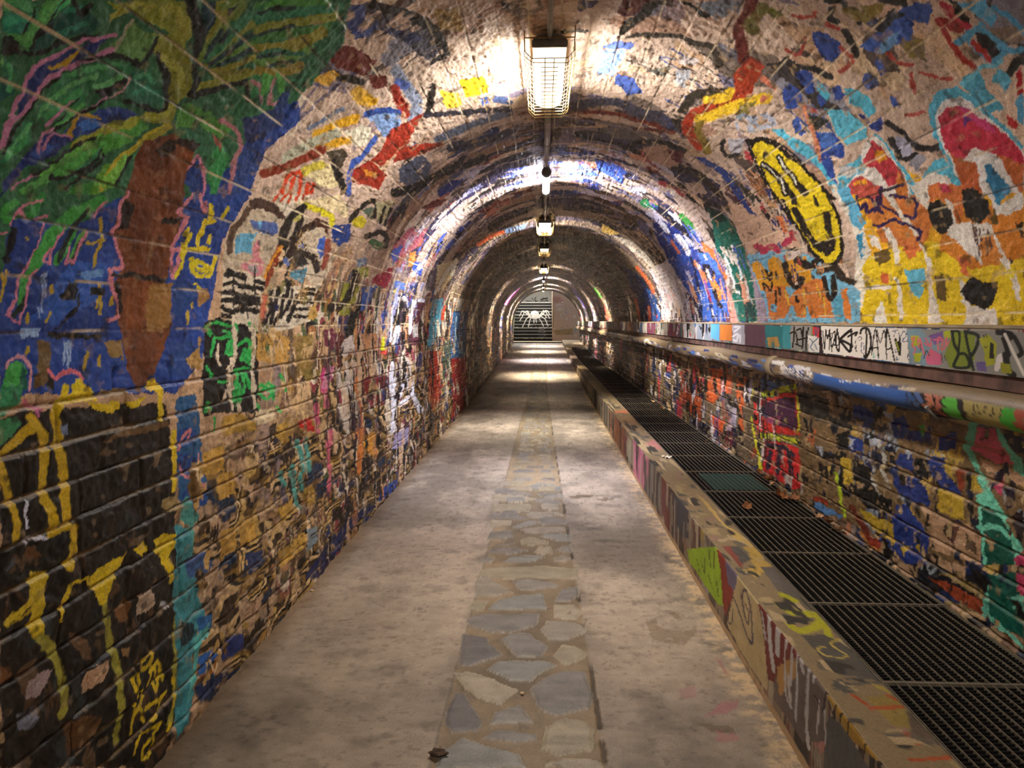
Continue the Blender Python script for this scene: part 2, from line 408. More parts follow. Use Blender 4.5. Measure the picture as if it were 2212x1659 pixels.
T.L('H', 'ecc42a', 90, '1040,1020 1200,960 1360,900 1600,830', wear=0.35)
T.P('H', '8c8040', '1380,900 1520,860 1460,960 1340,1000', wear=0.5)
T.P('H', '8a98a8', '1310,1000 1420,960 1400,1040', wear=0.4)
T.L('H', '8a7430', 60, '1040,1060 1010,1120 1060,1200 1100,1290', wear=0.4)
T.L('H', '4a4a5c', 70, '0,890 300,870 480,940 700,1050', wear=0.35)
T.L('H', '7a2c1c', 32, '0,960 250,960 500,1030 640,1060 800,1140', wear=0.2)
T.L('H', '5a2420', 30, '330,1150 540,1100 760,1130', wear=0.3)
T.P('H', '6a6466', '140,1090 560,1120 800,1180 560,1200 300,1180', wear=0.4)
T.L('H', '1e1a1e', 45, '400,1260 560,1210 720,1220 900,1290', wear=0.3)
T.P('H', 'b08c78', '540,1260 740,1240 860,1380 820,1440 640,1420', wear=0.3)
T.L('H', 'a04a40', 28, '530,1290 600,1380 700,1440', wear=0.2)
T.P('H', '5a2030', '750,1270 900,1300 880,1400 790,1360', wear=0.2)
T.L('H', '2a2022', 60, '820,1440 960,1460 1100,1560 1200,1659', wear=0.4)
T.P('H', '2f4890', '960,1330 1080,1350 1260,1460 1380,1620 1330,1640 1220,1500', wear=0.2)
T.L('H', 'a03a40', 35, '700,1560 900,1659', wear=0.4)
T.P('H', 'b8a090', '900,1560 1040,1560 1100,1659 960,1659', wear=0.4)
T.L('H', '2a2828', 35, '1240,1200 1230,1280 1290,1340 1360,1300 1390,1210', wear=0.4)
T.P('H', 'b6b4c0', '1270,1180 1420,1180 1400,1300 1300,1310', wear=0.5)
T.P('H', 'a8b0c4', '1330,1000 1640,960 1700,1060 1500,1140 1340,1110', wear=0.6)
T.L('H', 'c8745a', 40, '1560,660 1650,760 1560,850', wear=0.5)
# blue stones and red scratches, upper right
for q in ('400,260 530,290 640,380 650,480 580,540 500,520 470,450 410,340', '270,620 340,570 400,620 420,770 360,790 300,700', '150,760 220,720 290,760 330,850 260,930 180,920',
          '440,800 500,790 540,880 480,910', '580,740 650,720 690,800 650,860 600,840'):
    T.P('I', '2f4da0', q, wear=0.25)
T.P('I', '3c5aac', '230,1040 280,1000 340,1130 320,1170 260,1140', wear=0.2)
T.L('I', '242428', 40, '250,560 400,580 560,660', wear=0.4)
T.P('I', '4a5a96', '860,600 960,640 980,720 880,770 840,700', wear=0.5)
for q in ('980,530 1000,610', '1090,840 1120,900'): T.L('I', '3a58aa', 50, q, wear=0.3)
for q in ('240,130 400,150 420,120', '170,420 300,470 340,320', '1060,450 1140,540 1250,560', '1330,630 1600,690', '640,410 760,520 640,610', '520,210 640,260', '330,910 500,960', '1250,640 1270,780', '1200,980 1340,960'):
    T.L('I', 'b04a40', 30, q, wear=0.5)
T.P('I', '3a5eb4', '1200,40 1400,0 1450,90 1380,210 1270,160 1260,330 1180,330 960,460 800,420 900,330 1000,240', wear=0.35)
T.P('I', '2a2e3a', '900,230 1080,90 1210,110 1000,290', wear=0.4)
T.P('I', '6aa0d8', '1020,330 1180,260 1060,420 940,470', wear=0.5)
T.L('I', '1c1a18', 55, '560,80 560,160 620,190', wear=0.2)
T.L('I', '1c1a18', 45, '520,0 660,20 700,70 780,110 800,200', wear=0.3)
T.L('I', '1c1a18', 50, '690,270 740,370 780,470', wear=0.3)
T.L('I', '2a2824', 70, '1000,0 1180,20', wear=0.3)
T.P('I', '8a7a3a', '620,60 1020,40 980,130 860,200 700,150', wear=0.6)
T.P('I', '8a7a3a', '1180,360 1330,330 1420,520 1240,500', wear=0.65)
T.P('I', '7a7a30', '0,100 100,20 230,80 180,140 60,160', wear=0.6)
T.P('I', 'c42c48', '1480,0 1560,40 1680,170 1760,230 1740,270 1620,200 1520,100', wear=0.2)
T.P('I', 'a42a24', '1440,130 1560,160 1700,220 1720,280 1580,250', wear=0.2)
T.P('I', '141210', '1560,0 1640,20 1760,180 1740,220 1640,150', wear=0.2)
T.P('I', '5ab0e0', '1620,20 1880,0 1980,150 1950,210 1800,130 1700,80', wear=0.25)
T.L('I', '4aa0d4', 45, '1960,60 2100,180 2212,280', wear=0.2)
T.L('I', '56aad8', 60, '1640,360 1820,260 1860,230', wear=0.15)
T.L('I', '56aad8', 50, '1870,250 1960,350 2030,440 1900,500 1760,370', wear=0.15)
T.L('I', '56aad8', 60, '2010,440 2160,420', wear=0.15)
T.P('I', '1a1614', '1800,280 1900,300 1990,430 1930,480 1850,420', wear=0.15)
T.L('I', 'b02820', 45, '1780,360 1850,440 1900,500', wear=0.15)
T.L('I', 'a42a24', 40, '1480,170 1640,420 1800,590', wear=0.15)
T.P('I', '8a7a70', '1870,230 2100,230 2200,330 2060,380', wear=0.4)
T.P('I', 'a08a78', '1660,400 1760,390 1840,500 1800,560', wear=0.3)
T.L('I', '1a1814', 80, '2100,620 2160,540 2212,520', wear=0.3)
T.P('I', 'b41a2c', '2160,640 2212,560 2212,860 2160,820', wear=0.1)
T.P('I', '5ab4d8', '1980,580 2040,590 2110,700 2060,780 1960,690', wear=0.2)
T.P('I', '52aacc', '1700,640 1840,600 1900,740 2040,930 1940,960 1780,830 1690,730', wear=0.15)
T.L('I', '6cc4e0', 40, '1690,720 1830,610 2000,520', wear=0.2)
T.P('I', '5aa8d8', '2140,860 2212,800 2212,1080 2160,1040', wear=0.2)
T.P('I', 'c0282c', '2060,980 2120,1000 2170,1080 2140,1110 2080,1060', wear=0.2)
# cyan drifts
T.P('I', '58bede', '690,760 800,760 920,860 960,960 900,1010 820,930 720,890', wear=0.25)
T.P('I', '58bede', '440,710 500,720 560,820 540,860 470,780', wear=0.3)
T.P('I', '62c4e4', '520,920 720,960 860,1080 860,1180 700,1240 600,1130 560,1020', wear=0.2)
T.P('I', '5abfe0', '60,1100 160,1090 180,1140 330,1210 470,1360 640,1600 640,1659 600,1659 480,1450 330,1330 200,1240', wear=0.2)
T.P('I', '2f4fa8', '430,1130 580,1120 660,1240 680,1330 640,1350 560,1330 620,1560 560,1520 470,1370 430,1240', wear=0.2)
T.P('I', '4a76cc', '460,1130 560,1120 640,1260 560,1300 470,1250', wear=0.4)
T.P('I', '2c2c28', '360,1000 400,970 540,1020 500,1060 440,1110 370,1080', wear=0.15)
T.P('I', '223a8a', '780,970 860,1000 900,1060 1000,1000 1030,1060 960,1120 880,1080', wear=0.3)
T.L('I', '1e1c20', 50, '1060,1060 1150,1120 1270,1230 1400,1270 1480,1240', wear=0.2)
T.L('I', '1e1c20', 50, '1070,1180 1120,1270 1180,1340 1300,1320', wear=0.2)
T.P('I', 'a8a8c0', '1100,1160 1180,1180 1280,1300 1180,1330 1120,1240', wear=0.3)
T.P('I', '9a9aa8', '1230,1390 1330,1300 1400,1350 1300,1460', wear=0.4)
for q in ('340,930 430,1180 470,1370', '400,1080 440,1280'): T.L('I', 'd88a68', 30, q, wear=0.4)
# ---------------------------------------------------------------- the long piece at upper right: cyan halo, white rim, red to yellow fill
T.P('P', 'f0b422', '1830,420 1900,330 2000,390 2040,430 2212,400 2212,712 1860,700 1860,560', wear=0.05)
T.P('P', 'e8c81e', '1850,560 1990,520 2100,540 2212,560 2212,712 1860,700', wear=0.08)
T.P('P', 'd07a3a', '1860,400 1960,390 2020,480 1990,545 1900,520', wear=0.08)
T.P('P', 'd8862c', '2030,470 2212,430 2212,560 2100,580 2030,540', wear=0.12)
T.P('I', '58b8dc', '1500,760 1640,740 1780,830 1960,980 2200,1230 2212,1400 2212,1659 1640,1659 1560,1380 1440,1150 1380,960 1430,830', wear=0.1)
T.P('I', 'ece8ea', '1500,860 1620,820 1760,870 1960,1040 2160,1240 2212,1300 2212,1659 1700,1659 1590,1420 1480,1140 1440,1000', wear=0.05)
T.P('I', 'c8304c', '1530,910 1640,900 1780,950 1900,1030 2050,1140 2160,1250 2212,1340 2212,1400 1980,1320 1780,1260 1640,1400 1540,1240 1480,1020', wear=0.08)
T.P('I', 'd0407e', '1640,900 1760,940 1900,1030 2000,1140 1880,1130 1720,1010', wear=0.2)
T.P('I', '6a3080', '1690,1000 1780,1030 1700,1090', wear=0.3)
T.P('I', 'c06030', '1560,1280 1700,1380 1800,1380 1840,1560 1860,1659 1700,1659 1620,1420', wear=0.12)
T.P('I', 'c86a34', '1980,1310 2212,1400 2212,1659 2150,1600 2050,1440', wear=0.15)
T.P('I', 'eceae8', '1790,1270 1900,1320 1990,1420 2080,1560 2100,1659 1920,1659 1860,1480', wear=0.05)
T.P('I', '3080b0', '1860,1390 1920,1400 2000,1480 2080,1580 2110,1659 1960,1659 1900,1540', wear=0.08)
# second letter of it
T.P('I', '5cc0e2', '930,1130 1000,1180 1120,1330 1240,1480 1300,1580 1420,1400 1520,1330 1640,1560 1640,1659 640,1659 620,1500 700,1400 820,1340', wear=0.15)
T.P('I', 'ece4de', '920,1150 980,1190 1080,1330 1200,1480 1260,1659 680,1659 700,1560 880,1440 820,1380 830,1260', wear=0.05)
T.P('I', 'ece4de', '1300,1560 1440,1460 1560,1500 1640,1659 1290,1659', wear=0.05)
T.P('I', 'c83a48', '910,1200 960,1230 1040,1320 1120,1400 1200,1520 1180,1560 1060,1590 1000,1500 960,1440 840,1400 860,1340', wear=0.1)
T.P('I', 'e89c20', '930,1290 1000,1280 1040,1350 980,1390 930,1340', wear=0.15)
T.P('I', 'd07c34', '1130,1460 1210,1530 1230,1659 1120,1659', wear=0.1)
T.P('I', 'c84a4c', '720,1560 820,1500 900,1540 1010,1640 1010,1659 700,1659', wear=0.1)
T.P('I', 'e8a024', '760,1560 860,1530 890,1600 800,1659', wear=0.2)
T.P('I', 'd06a3a', '1400,1600 1480,1560 1560,1580 1590,1659 1390,1659', wear=0.15)
T.P('I', 'c8c8cc', '630,1420 740,1410 820,1470 720,1520 660,1490', wear=0.2)
# lower half of the piece
T.P('J', 'ece4d6', '560,0 640,0 760,200 860,420 900,560 830,700 860,820 800,1160 740,1160 780,900 760,700 800,520 740,360 660,180', wear=0.1)
T.P('J', '62b4dc', '620,0 720,0 780,160 860,330 800,380 740,330 720,200 640,90', wear=0.12)
T.P('J', '3a98c4', '780,420 840,400 850,600 820,640', wear=0.3)
T.P('J', 'c8584a', '740,0 1000,0 1060,60 1000,120 900,120 790,100', wear=0.12)
T.P('J', 'd8853a', '830,140 1000,110 1180,240 1330,420 1200,470 1060,330 940,330 860,260', wear=0.1)
T.P('J', 'ece4d8', '1000,0 1060,40 1180,240 1320,430 1280,430 1140,260 1020,80', wear=0.05)
T.P('J', 'eae4da', '1240,0 1420,0 1420,200 1380,210 1300,120', wear=0.08)
T.P('J', 'd87a40', '1390,0 1560,0 1690,0 1700,250 1650,340 1600,180 1480,130 1400,150', wear=0.08)
T.P('J', 'c83a5a', '1480,0 1560,0 1600,60 1540,80', wear=0.3)
T.P('J', 'ece6e0', '1540,120 1590,150 1640,340 1760,330 1920,310 2050,600 2150,800 2200,1010 2160,1000 2080,760 1960,560 1880,480 1840,600 1860,680 1780,600 1720,560 1600,460 1560,420', wear=0.08)
T.P('J', 'd8883a', '1840,440 1930,400 2040,620 1960,640 1900,640 1820,540', wear=0.1)
T.P('J', 'ecebea', '1880,0 1960,0 1990,170 2100,120 2212,60 2212,200 2060,260 1970,250 1920,120', wear=0.05)
T.P('J', '3a8cbc', '1930,0 2100,0 2120,60 2010,150 1980,170', wear=0.05)
for q in ('1780,340 1800,480', '1830,370 1850,540', '1870,370 1900,600', '1800,360 1830,600', '1910,360 1940,560'): T.L('J', '5a3a3a', 12, q, wear=0.1)
T.P('J', 'ece4da', '1000,340 1060,370 1130,480 1160,640 1130,670 1080,520', wear=0.08)
T.P('J', 'ece4da', '1310,470 1340,500 1420,680 1440,900 1480,1100 1520,1180 1400,1180 1390,800 1380,640', wear=0.1)
T.P('J', 'ece4da', '880,420 960,440 1010,570 930,520', wear=0.15)
T.P('J', 'ece4da', '840,860 1090,850 1080,890 860,890', wear=0.2)
T.P('J', 'ece8e2', '960,1050 990,980 1020,1060 1040,1170 930,1170', wear=0.1)
T.P('J', 'ece4da', '1100,760 1140,800 1170,1000 1180,1160 1140,1160 1130,900', wear=0.15)
T.P('J', 'e8e0da', '1640,780 1700,820 1760,1040 1960,1050 2000,1200 1700,1200 1720,1080 1680,960', wear=0.1)
T.P('J', 'd8723a', '1190,480 1290,520 1310,600 1230,640 1190,560', wear=0.3)
T.P('J', 'd86a3c', '1000,740 1060,760 1050,840 990,830', wear=0.35)
T.P('J', 'd87040', '1640,600 1740,640 1790,740 1760,800 1680,740', wear=0.4)
T.P('J', '62b8d8', '1200,720 1360,710 1390,800 1330,860 1370,880 1310,980 1250,900 1220,800', wear=0.3)
# black blots with fine scratches
for q in ('1410,150 1500,140 1590,220 1600,290 1560,400 1490,420 1420,330 1390,230', '1690,40 1790,20 1870,90 1920,160 1920,260 1820,330 1730,290 1690,180', '1700,830 1780,780 1880,830 1990,830 1940,1010 1840,1060 1730,1000 1670,910'):
    T.P('J', '141210', q, wear=0.1)
for q in ('1450,780 1520,760 1560,860 1540,1000 1480,980', '1960,200 2000,330 1940,320', '930,570 1060,540 1080,640 980,680 930,640'):
    T.P('J', '6a5426', q, wear=0.4)
T.P('J', '3a2a18', '2140,330 2212,310 2212,460 2170,400', wear=0.3)
tags(T, S_SR-0.42, S_SR-0.12, 2.0, 2.75, 26, '9a7a1e 7a5a1a 2a2014 f4dc3a'.split(), 0.03, 0.006, 77)
# purple tag
for q in ('790,90 800,140 820,220 870,160 880,240 930,200', '960,100 970,200 1000,240', '1010,20 990,110 1010,180 1080,220 1140,260', '1010,50 1180,0', '1080,90 1270,110 1300,220 1270,290 1200,260', '960,350 1090,300 1210,340 1330,400 1310,470', '920,330 970,340', '880,100 930,140 950,220'):
    T.L('J', '2c1850', 26, q)
# ---------------------------------------------------------------- right, under the face: orange letters on pale blue
T.P('K', '78b8d8', '1230,600 1500,540 1640,560 1900,640 2000,760 2100,800 2200,900 2200,1170 1360,1170 1330,980', wear=0.2)
T.P('K', 'e0a024', '1270,680 1320,640 1380,690 1430,750 1420,640 1470,610 1530,640 1560,700 1580,570 1640,600 1690,700 1720,600 1780,690 1800,820 1600,860 1360,900', wear=0.2)
T.P('K', 'd8803a', '1360,860 1560,860 1600,960 1700,850 1830,790 1920,840 1980,1130 1790,1130 1750,1000 1740,1130 1660,1130 1620,1020 1560,1130 1430,1150 1410,960', wear=0.12)
T.P('K', '78b8d8', '1450,1000 1500,1040 1480,1090 1440,1060', wear=0.1)
T.P('K', 'd8803a', '2040,920 2090,880 2130,1140 2070,1140', wear=0.1)
T.P('K', '58a4c4', '1960,900 2050,960 2060,1160 1980,1150', wear=0.25)
T.L('K', '1e160e', 55, '1560,680 1600,800 1660,860 1700,800'); T.L('K', '1e160e', 60, '1640,560 1680,640 1780,690 1840,640', wear=0.4)
T.L('K', '1e160e', 45, '1900,800 1920,920 1960,960 1990,900 1980,780', wear=0.2)
T.L('K', '2a2014', 60, '1860,740 1990,700 2060,800 2140,820', wear=0.5)
for q in ('1370,740 1390,800', '1400,720 1420,780', '1440,740 1450,800 1410,800', '1380,830 1440,900 1460,830', '1490,740 1500,800', '1510,870 1530,950', '1660,940 1670,990', '1490,900 1480,1020', '1370,840 1400,920'):
    T.L('K', '1a1410', 16, q)
for q in ('1720,900 1730,1090', '1560,900 1600,1020', '1830,830 1870,960', '1900,960 1910,1120'): T.L('K', 'e8c03a', 12, q)
T.P('K', 'd8c8c0', '1580,560 1700,560 1700,600 1600,640', wear=0.4)
# pale ground with reds right of the green
T.P('K', 'd8b49c', '1080,150 1300,180 1480,250 1640,420 1700,520 1500,560 1250,560 1150,420', wear=0.35)
tags(T, S_SR-1.3, S_SR-0.35, 4.1, 5.0, 70, '2a3470 1e1a24 c88a5a b8404a d8c4b4 3a4a8a'.split(), 0.07, 0.012, 80)
for q in ('1370,570 1450,520 1500,560', '1560,500 1610,470', '1320,520 1400,560'): T.L('K', 'b83a58', 50, q, wear=0.4)
T.P('K', 'd87a4a', '1480,270 1540,260 1600,400 1560,420', wear=0.25)
T.P('K', '2a3f86', '1080,0 1160,0 1250,180 1330,260 1260,240 1150,120', wear=0.35)
# teal stripe
T.P('K', '156a58', '890,180 1000,230 1080,290 1160,420 1220,560 1240,660 1300,880 1320,1160 1150,1165 1110,950 1130,800 1040,640 980,560 960,440 940,330', wear=0.15)
T.P('K', '0c2a28', '900,180 1010,220 1060,300 980,330 930,270', wear=0.4)
for q in ('1050,600 1090,700 1130,840', '1110,520 1150,620 1180,760', '1050,620 1070,760', '1130,830 1140,900 1230,940', '1190,780 1190,850', '1250,930 1280,1000'): T.L('K', 'e8ece4', 18, q, wear=0.25)
T.L('K', '0c3a34', 40, '1160,860 1190,900 1240,1000 1290,1130', wear=0.3)
T.P('K', '9a8a9a', '1240,650 1310,800 1390,1000 1420,1165 1330,1165 1300,880', wear=0.4)
# pink and orange seam
T.L('K', 'd88878', 50, '1000,760 1060,900 1100,1040 1130,1160', wear=0.2)
T.L('K', 'd8763a', 60, '850,520 930,580 980,700 1040,780', wear=0.15)
# blue piece
T.P('K', '1e2f78', '430,270 560,320 700,420 800,520 860,640 900,720 780,660 640,740 700,860 600,720 500,520 440,400', wear=0.25)
T.P('K', '2c4a9c', '600,400 720,500 860,600 960,640 1040,800 1080,1000 1080,1165 830,1160 760,940 700,860 640,740', wear=0.15)
T.P('K', '4a76cc', '800,580 900,570 980,660 1010,760 940,780 860,680', wear=0.25)
T.P('K', '4068bc', '820,860 960,880 1060,1000 1080,1150 840,1150', wear=0.35)
T.P('K', 'dce0ec', '470,300 520,310 590,400 560,410 500,360', wear=0.2)
T.P('K', 'e4e6f0', '560,220 640,250 700,370 660,350 600,300', wear=0.15)
T.L('K', 'e4e6f0', 40, '640,430 700,500 740,580', wear=0.3)
T.P('K', 'b8b8c8', '700,420 780,470 830,540 770,550 720,480', wear=0.3)
T.L('K', '16182c', 50, '470,180 540,250 640,340 760,430 830,520', wear=0.15)
T.P('K', 'd4803a', '900,730 950,760 1010,880 1030,960 1000,1000 950,900 920,820', wear=0.1)
T.L('K', '241c28', 45, '850,700 900,700 940,760', wear=0.1); T.L('K', '241c28', 40, '880,740 880,830', wear=0.1); T.L('K', '241c28', 30, '960,900 990,990 1020,1040')
T.L('K', 'd48048', 40, '800,660 840,720 880,820', wear=0.2)
T.L('K', 'd06a48', 22, '590,480 660,580', wear=0.3)
for q in ('760,620 800,760 830,920', '880,860 930,1000 940,1130', '800,900 830,1060 850,1150', '730,920 770,1140'): T.L('K', '1a2244', 18, q, wear=0.2)
T.L('K', '2a8a4a', 60, '360,150 440,180', wear=0.3); T.L('K', '3a8a3a', 45, '680,260 740,320 780,390', wear=0.4)
# greyish drips left of blue
T.P('K', 'b8aeb4', '400,720 560,640 640,760 740,960 770,1150 510,1150 480,900', wear=0.45)
tags(T, S_SR-0.6, S_SR-0.02, 7.6, 11.2, 60, 'c88a8a d8d0d4 a83a48 4a6a9a 2a2a34 e0dcd8'.split(), 0.10, 0.012, 81)
T.P('K', '1c2a64', '190,700 280,740 380,860 440,1000 500,1150 330,1160 290,980 220,820', wear=0.3)
T.P('K', '2f62b0', '380,880 440,920 500,1080 500,1160 430,1160', wear=0.25)
T.L('K', 'c8643a', 30, '300,700 400,830 440,920', wear=0.4)
for q in ('290,980 320,1160', '400,1040 410,1160'): T.L('K', 'd05a40', 22, q, wear=0.2)
# ring of light zone of the vault between lamp two and three
for q, c in (('80,420 260,480 420,640 540,860 420,700 250,560', 'b0a8a0'), ('0,330 160,420 60,420 0,400', 'c8a85a')):
    T.P('K', c, q, wear=0.5)
# ---------------------------------------------------------------- the yellow long face
T.P('J', '1a140c', '0,0 60,0 230,300 380,560 520,680 600,700 670,540 660,400 600,200 520,40 480,0 440,0', wear=0.05)
T.P('H', '1a1208', '1420,1190 1590,1185 1700,1230 1900,1400 2140,1640 2212,1700 1660,1700 1560,1480 1470,1290 1480,1250', wear=0.05)
T.P('H', 'e8ce1e', '1490,1230 1560,1210 1650,1250 1860,1400 2020,1540 2100,1650 2130,1700 1680,1700 1580,1470 1490,1320', wear=0.05)
T.P('J', 'e8ce1e', '80,0 440,0 560,150 630,330 650,420 640,560 590,670 520,660 400,530 260,320 200,180', wear=0.05)
for q in ('1580,1400 1660,1470 1730,1560 1770,1659', '1710,1340 1760,1440 1840,1520 1880,1600 1940,1659'):
    T.L('H', '1a140c', 52, q); T.L('H', 'e8e4d8', 14, q, wear=0.3)
for q in ('180,0 230,80 260,150', '300,0 350,60'): T.L('J', '1a140c', 46, q)
T.L('H', '3a3010', 30, '1600,1310 1590,1350')
T.L('J', '1a140c', 48, '250,210 300,280 340,380 430,500 540,570 580,480')
T.L('J', '1a140c', 52, '530,250 550,380 570,470 540,580')
T.L('J', '1a140c', 30, '430,100 450,170')
T.P('J', '141008', '440,490 580,460 600,560 540,590 470,560', wear=0.3)
tags(T, S_SR-1.0, S_SR-0.2, 3.4, 3.9, 0, ['b89a12'], 0.03, 0.006, 78)
T.L('P', '17110a', 5, '1614,302 1660,300 1700,322 1740,360 1778,410 1806,456 1818,500 1820,545 1806,572 1786,570 1752,540 1712,478 1672,420 1640,372 1622,330 1614,302', wear=0.05)
# ---------------------------------------------------------------- left: palm tree
T.P('P', '1f3f8c', '0,430 60,380 330,330 470,260 540,200 640,200 650,260 570,330 540,420 480,520 460,640 440,760 380,850 0,850', wear=0.08, shade=0.6)
T.P('P', '2c58b0', '160,560 240,570 220,640 120,700 60,690', wear=0.4)
T.P('P', '22386e', '535,200 620,215 610,260 570,300 530,310 520,270', wear=0.1)
T.P('P', '2a6442', '0,0 760,0 745,90 700,150 640,220 600,235 560,240 520,340 470,380 420,420 330,440 300,420 230,440 180,480 140,480 100,480 60,460 0,600', wear=0.05, shade=0.6)
T.P('A', '2c7a58', '0,0 330,0 290,230 180,280 0,260', shade=0.6); T.P('A', '4a9a54', '0,0 210,0 150,70 0,120', wear=0.25)
T.P('A', '1f7a66', '0,150 120,120 260,100 300,200 150,290 0,260', wear=0.3)
T.P('A', '4c9a52', '380,0 510,0 430,160 310,290 250,400 230,470 170,420 170,340 60,300 20,260 200,290 270,200 330,80', wear=0.05)
T.P('A', '3fae70', '510,0 610,0 600,60 430,170', wear=0.1)
T.P('A', '175048', '430,170 700,60 840,180 780,280 600,290 460,340 330,450 250,430', wear=0.2)
T.P('A', '120e0a', '300,250 460,190 450,240 300,360 250,440', wear=0.1); T.P('A', '0e1a14', '0,300 110,300 180,370 170,430 80,440 0,420')
T.P('A', '2c7452', '0,420 60,480 90,760 0,860', wear=0.15); T.P('A', '5aa05a', '0,400 30,460 0,560', wear=0.2)
T.P('A', '14504c', '20,620 100,600 100,780 0,860', wear=0.2)
T.P('A', '7f8c32', '900,0 1580,0 1650,150 1640,300 1550,420 1330,360 1180,140 1000,60', wear=0.2, shade=0.5)
T.P('A', '2a6a4a', '1120,110 1330,200 1440,290 1350,310 1210,230', wear=0.3)
T.P('A', '8a9234', '1500,120 1640,120 1650,260 1560,400 1480,280', wear=0.1)
T.P('A', '8a9234', '1840,0 1960,0 1950,160 1880,300 1780,420 1760,300 1840,150', wear=0.1)
T.P('A', '123c4a', '1740,0 1850,0 1840,200 1760,320 1700,330', wear=0.1)
T.L('A', '0e1410', 100, '1620,0 1700,200 1700,420 1720,520'); T.L('A', '12303c', 60, '1980,0 1970,150 1900,320')
for i, q in enumerate(('1760,560 1900,400 2212,160', '1800,560 2000,440 2212,350', '1720,500 1860,300 2080,60', '1800,620 2000,560 2212,470', '1820,640 2060,620 2212,600', '1760,520 1960,330 2212,60')):
    T.L('A', ['7f8c32', '5a8a3a', '6a8a36', '8a8a30', '7a7a2a', '2f7a52'][i], [46, 40, 60, 46, 50, 44][i], q, wear=0.15)
for q in ('1780,560 2000,400 2212,250', '1760,480 1900,260', '1850,560 2212,400'): T.L('A', '143a40', 34, q, wear=0.2)
T.P('A', '5a8a4e', '1130,180 1340,330 1290,440 1200,530 960,470 910,430 1060,330', wear=0.1); T.P('A', '6aa060', '1010,410 1180,330 1280,390 1200,500', wear=0.4)
T.L('A', '9aa08a', 20, '1130,180 1060,320 980,450'); T.L('A', '0e1a12', 30, '1330,340 1250,480 1180,560'); T.L('A', '0e1a12', 50, '900,480 1060,500 1180,540')
T.P('A', '7f8628', '1340,340 1560,420 1660,560 1640,780 1500,880 1480,1000 1400,1050 1150,1000 1290,930 1420,900 1430,780 1380,560 1300,430', wear=0.1, shade=0.5)
T.P('A', '7f8628', '1560,780 1760,700 1820,760 1740,830 1600,860', wear=0.1); T.L('A', '7f8628', 60, '1760,740 1900,690 2212,620', wear=0.15)
T.L('A', '0e1812', 60, '1360,460 1420,640 1400,780 1390,900', wear=0.25); T.L('A', '0e1812', 46, '1660,560 1680,700 1620,830 1800,780 2000,720 2110,720 2120,850', wear=0.25)
T.P('A', '2a6a8a', '2212,640 2212,760 2150,820 2120,760', wear=0.3)
T.P('A', '2f7a4a', '2120,680 2212,640 2212,800 2140,860', wear=0.2)
# fronds
T.P('A', '2f7c50', '480,670 700,590 960,520 1130,570 1100,650 960,730 860,760 760,760 690,890 560,960 430,1010 300,1030 390,840', wear=0.05, shade=0.5)
T.P('A', '2a7058', '1130,600 1280,570 1330,680 1390,800 1390,930 1220,900 1060,840 1070,720', wear=0.15, shade=0.5)
T.P('A', '0e0e10', '790,770 900,700 1090,660 1060,720 930,800 850,820'); T.L('A', 'b08a90', 16, '1110,660 1040,760 930,820')
T.P('A', '1f7a50', '300,1040 250,1200 100,1340 0,1380 60,1290 190,1060', wear=0.05); T.L('A', '3a9a58', 40, '240,1080 180,1240 60,1340')
T.P('A', '30894c', '700,870 640,970 500,1100 440,1090 520,980', wear=0.1)
T.P('A', '2a7448', '850,840 1060,850 1050,900 900,960', wear=0.2)
T.P('A', '1d3c84', '700,1010 830,930 960,900 1180,960 1000,1060 800,1140 640,1180 560,1140', wear=0.1); T.P('A', '2f6cc0', '660,1080 760,1000 860,1060 700,1140', wear=0.3)
T.P('A', '1b2e70', '200,640 300,560 500,470 640,400 860,310 960,320 760,480 560,590 380,660 230,930 130,960', wear=0.08)
T.P('A', '1b2e70', '240,1270 400,1130 560,1150 640,1190 420,1330 200,1420 100,1560 0,1659 0,1540 160,1400', wear=0.1); T.P('A', '2a54a8', '250,1300 420,1210 480,1240 300,1360', wear=0.3)
for q, w in (('20,1250 100,1040 190,960 260,860 400,680 560,590 740,530 960,440', 44), ('60,1000 110,900 190,720 230,620 300,560 520,440 700,340 1000,310', 34), ('400,1080 520,950 640,810', 26),
             ('330,1290 350,1180 480,1080 640,1000 780,910 900,820', 22), ('360,1260 460,1130 600,1190', 20), ('100,1600 300,1470 480,1360 660,1240', 24), ('0,1250 40,1120 100,1000', 40)):
    T.L('A', 'b47aa2', w, q, wear=0.1)
for q in ('400,580 560,530 660,430', '600,1160 640,1060 700,980 820,1010', '560,560 640,470'): T.L('A', 'b0942a', 30, q, wear=0.15)
T.P('A', '4a9a40', '400,1380 640,1250 860,1130 1060,1060 1180,1010 1280,1070 1130,1190 900,1330 620,1500 440,1500 300,1480', wear=0.15, shade=0.5)
T.L('A', '96a232', 80, '640,1260 900,1120 1150,1020', wear=0.3)
T.P('A', '5ea03a', '880,1420 1130,1290 1140,1310 1060,1430 960,1590 860,1640 760,1659 800,1540', wear=0.15); T.L('A', 'b0a82a', 50, '850,1600 960,1420 1140,1260 1300,1120 1440,1060', wear=0.2)
T.P('A', '8a8a26', '1140,1270 1240,1160 1400,1060 1450,1060 1420,1120 1260,1220', wear=0.1)
T.P('A', '2a7a4e', '1140,1300 1280,1200 1430,1120 1420,1190 1260,1300 1130,1360', wear=0.25); T.P('A', '2f8a5a', '560,1520 720,1410 900,1240 820,1400 640,1520', wear=0.1)
T.P('A', '33703f', '130,1659 260,1540 440,1500 420,1560 300,1659', wear=0.2); T.P('A', '3a8a40', '560,1659 660,1590 800,1560 760,1659', wear=0.2)
T.P('A', '1c3c80', '1560,1520 1640,1400 1700,1320 1740,1480 1730,1659 1640,1659', wear=0.1); T.L('A', 'c07a92', 22, '1560,1500 1640,1400 1700,1320 1740,1500 1740,1659')
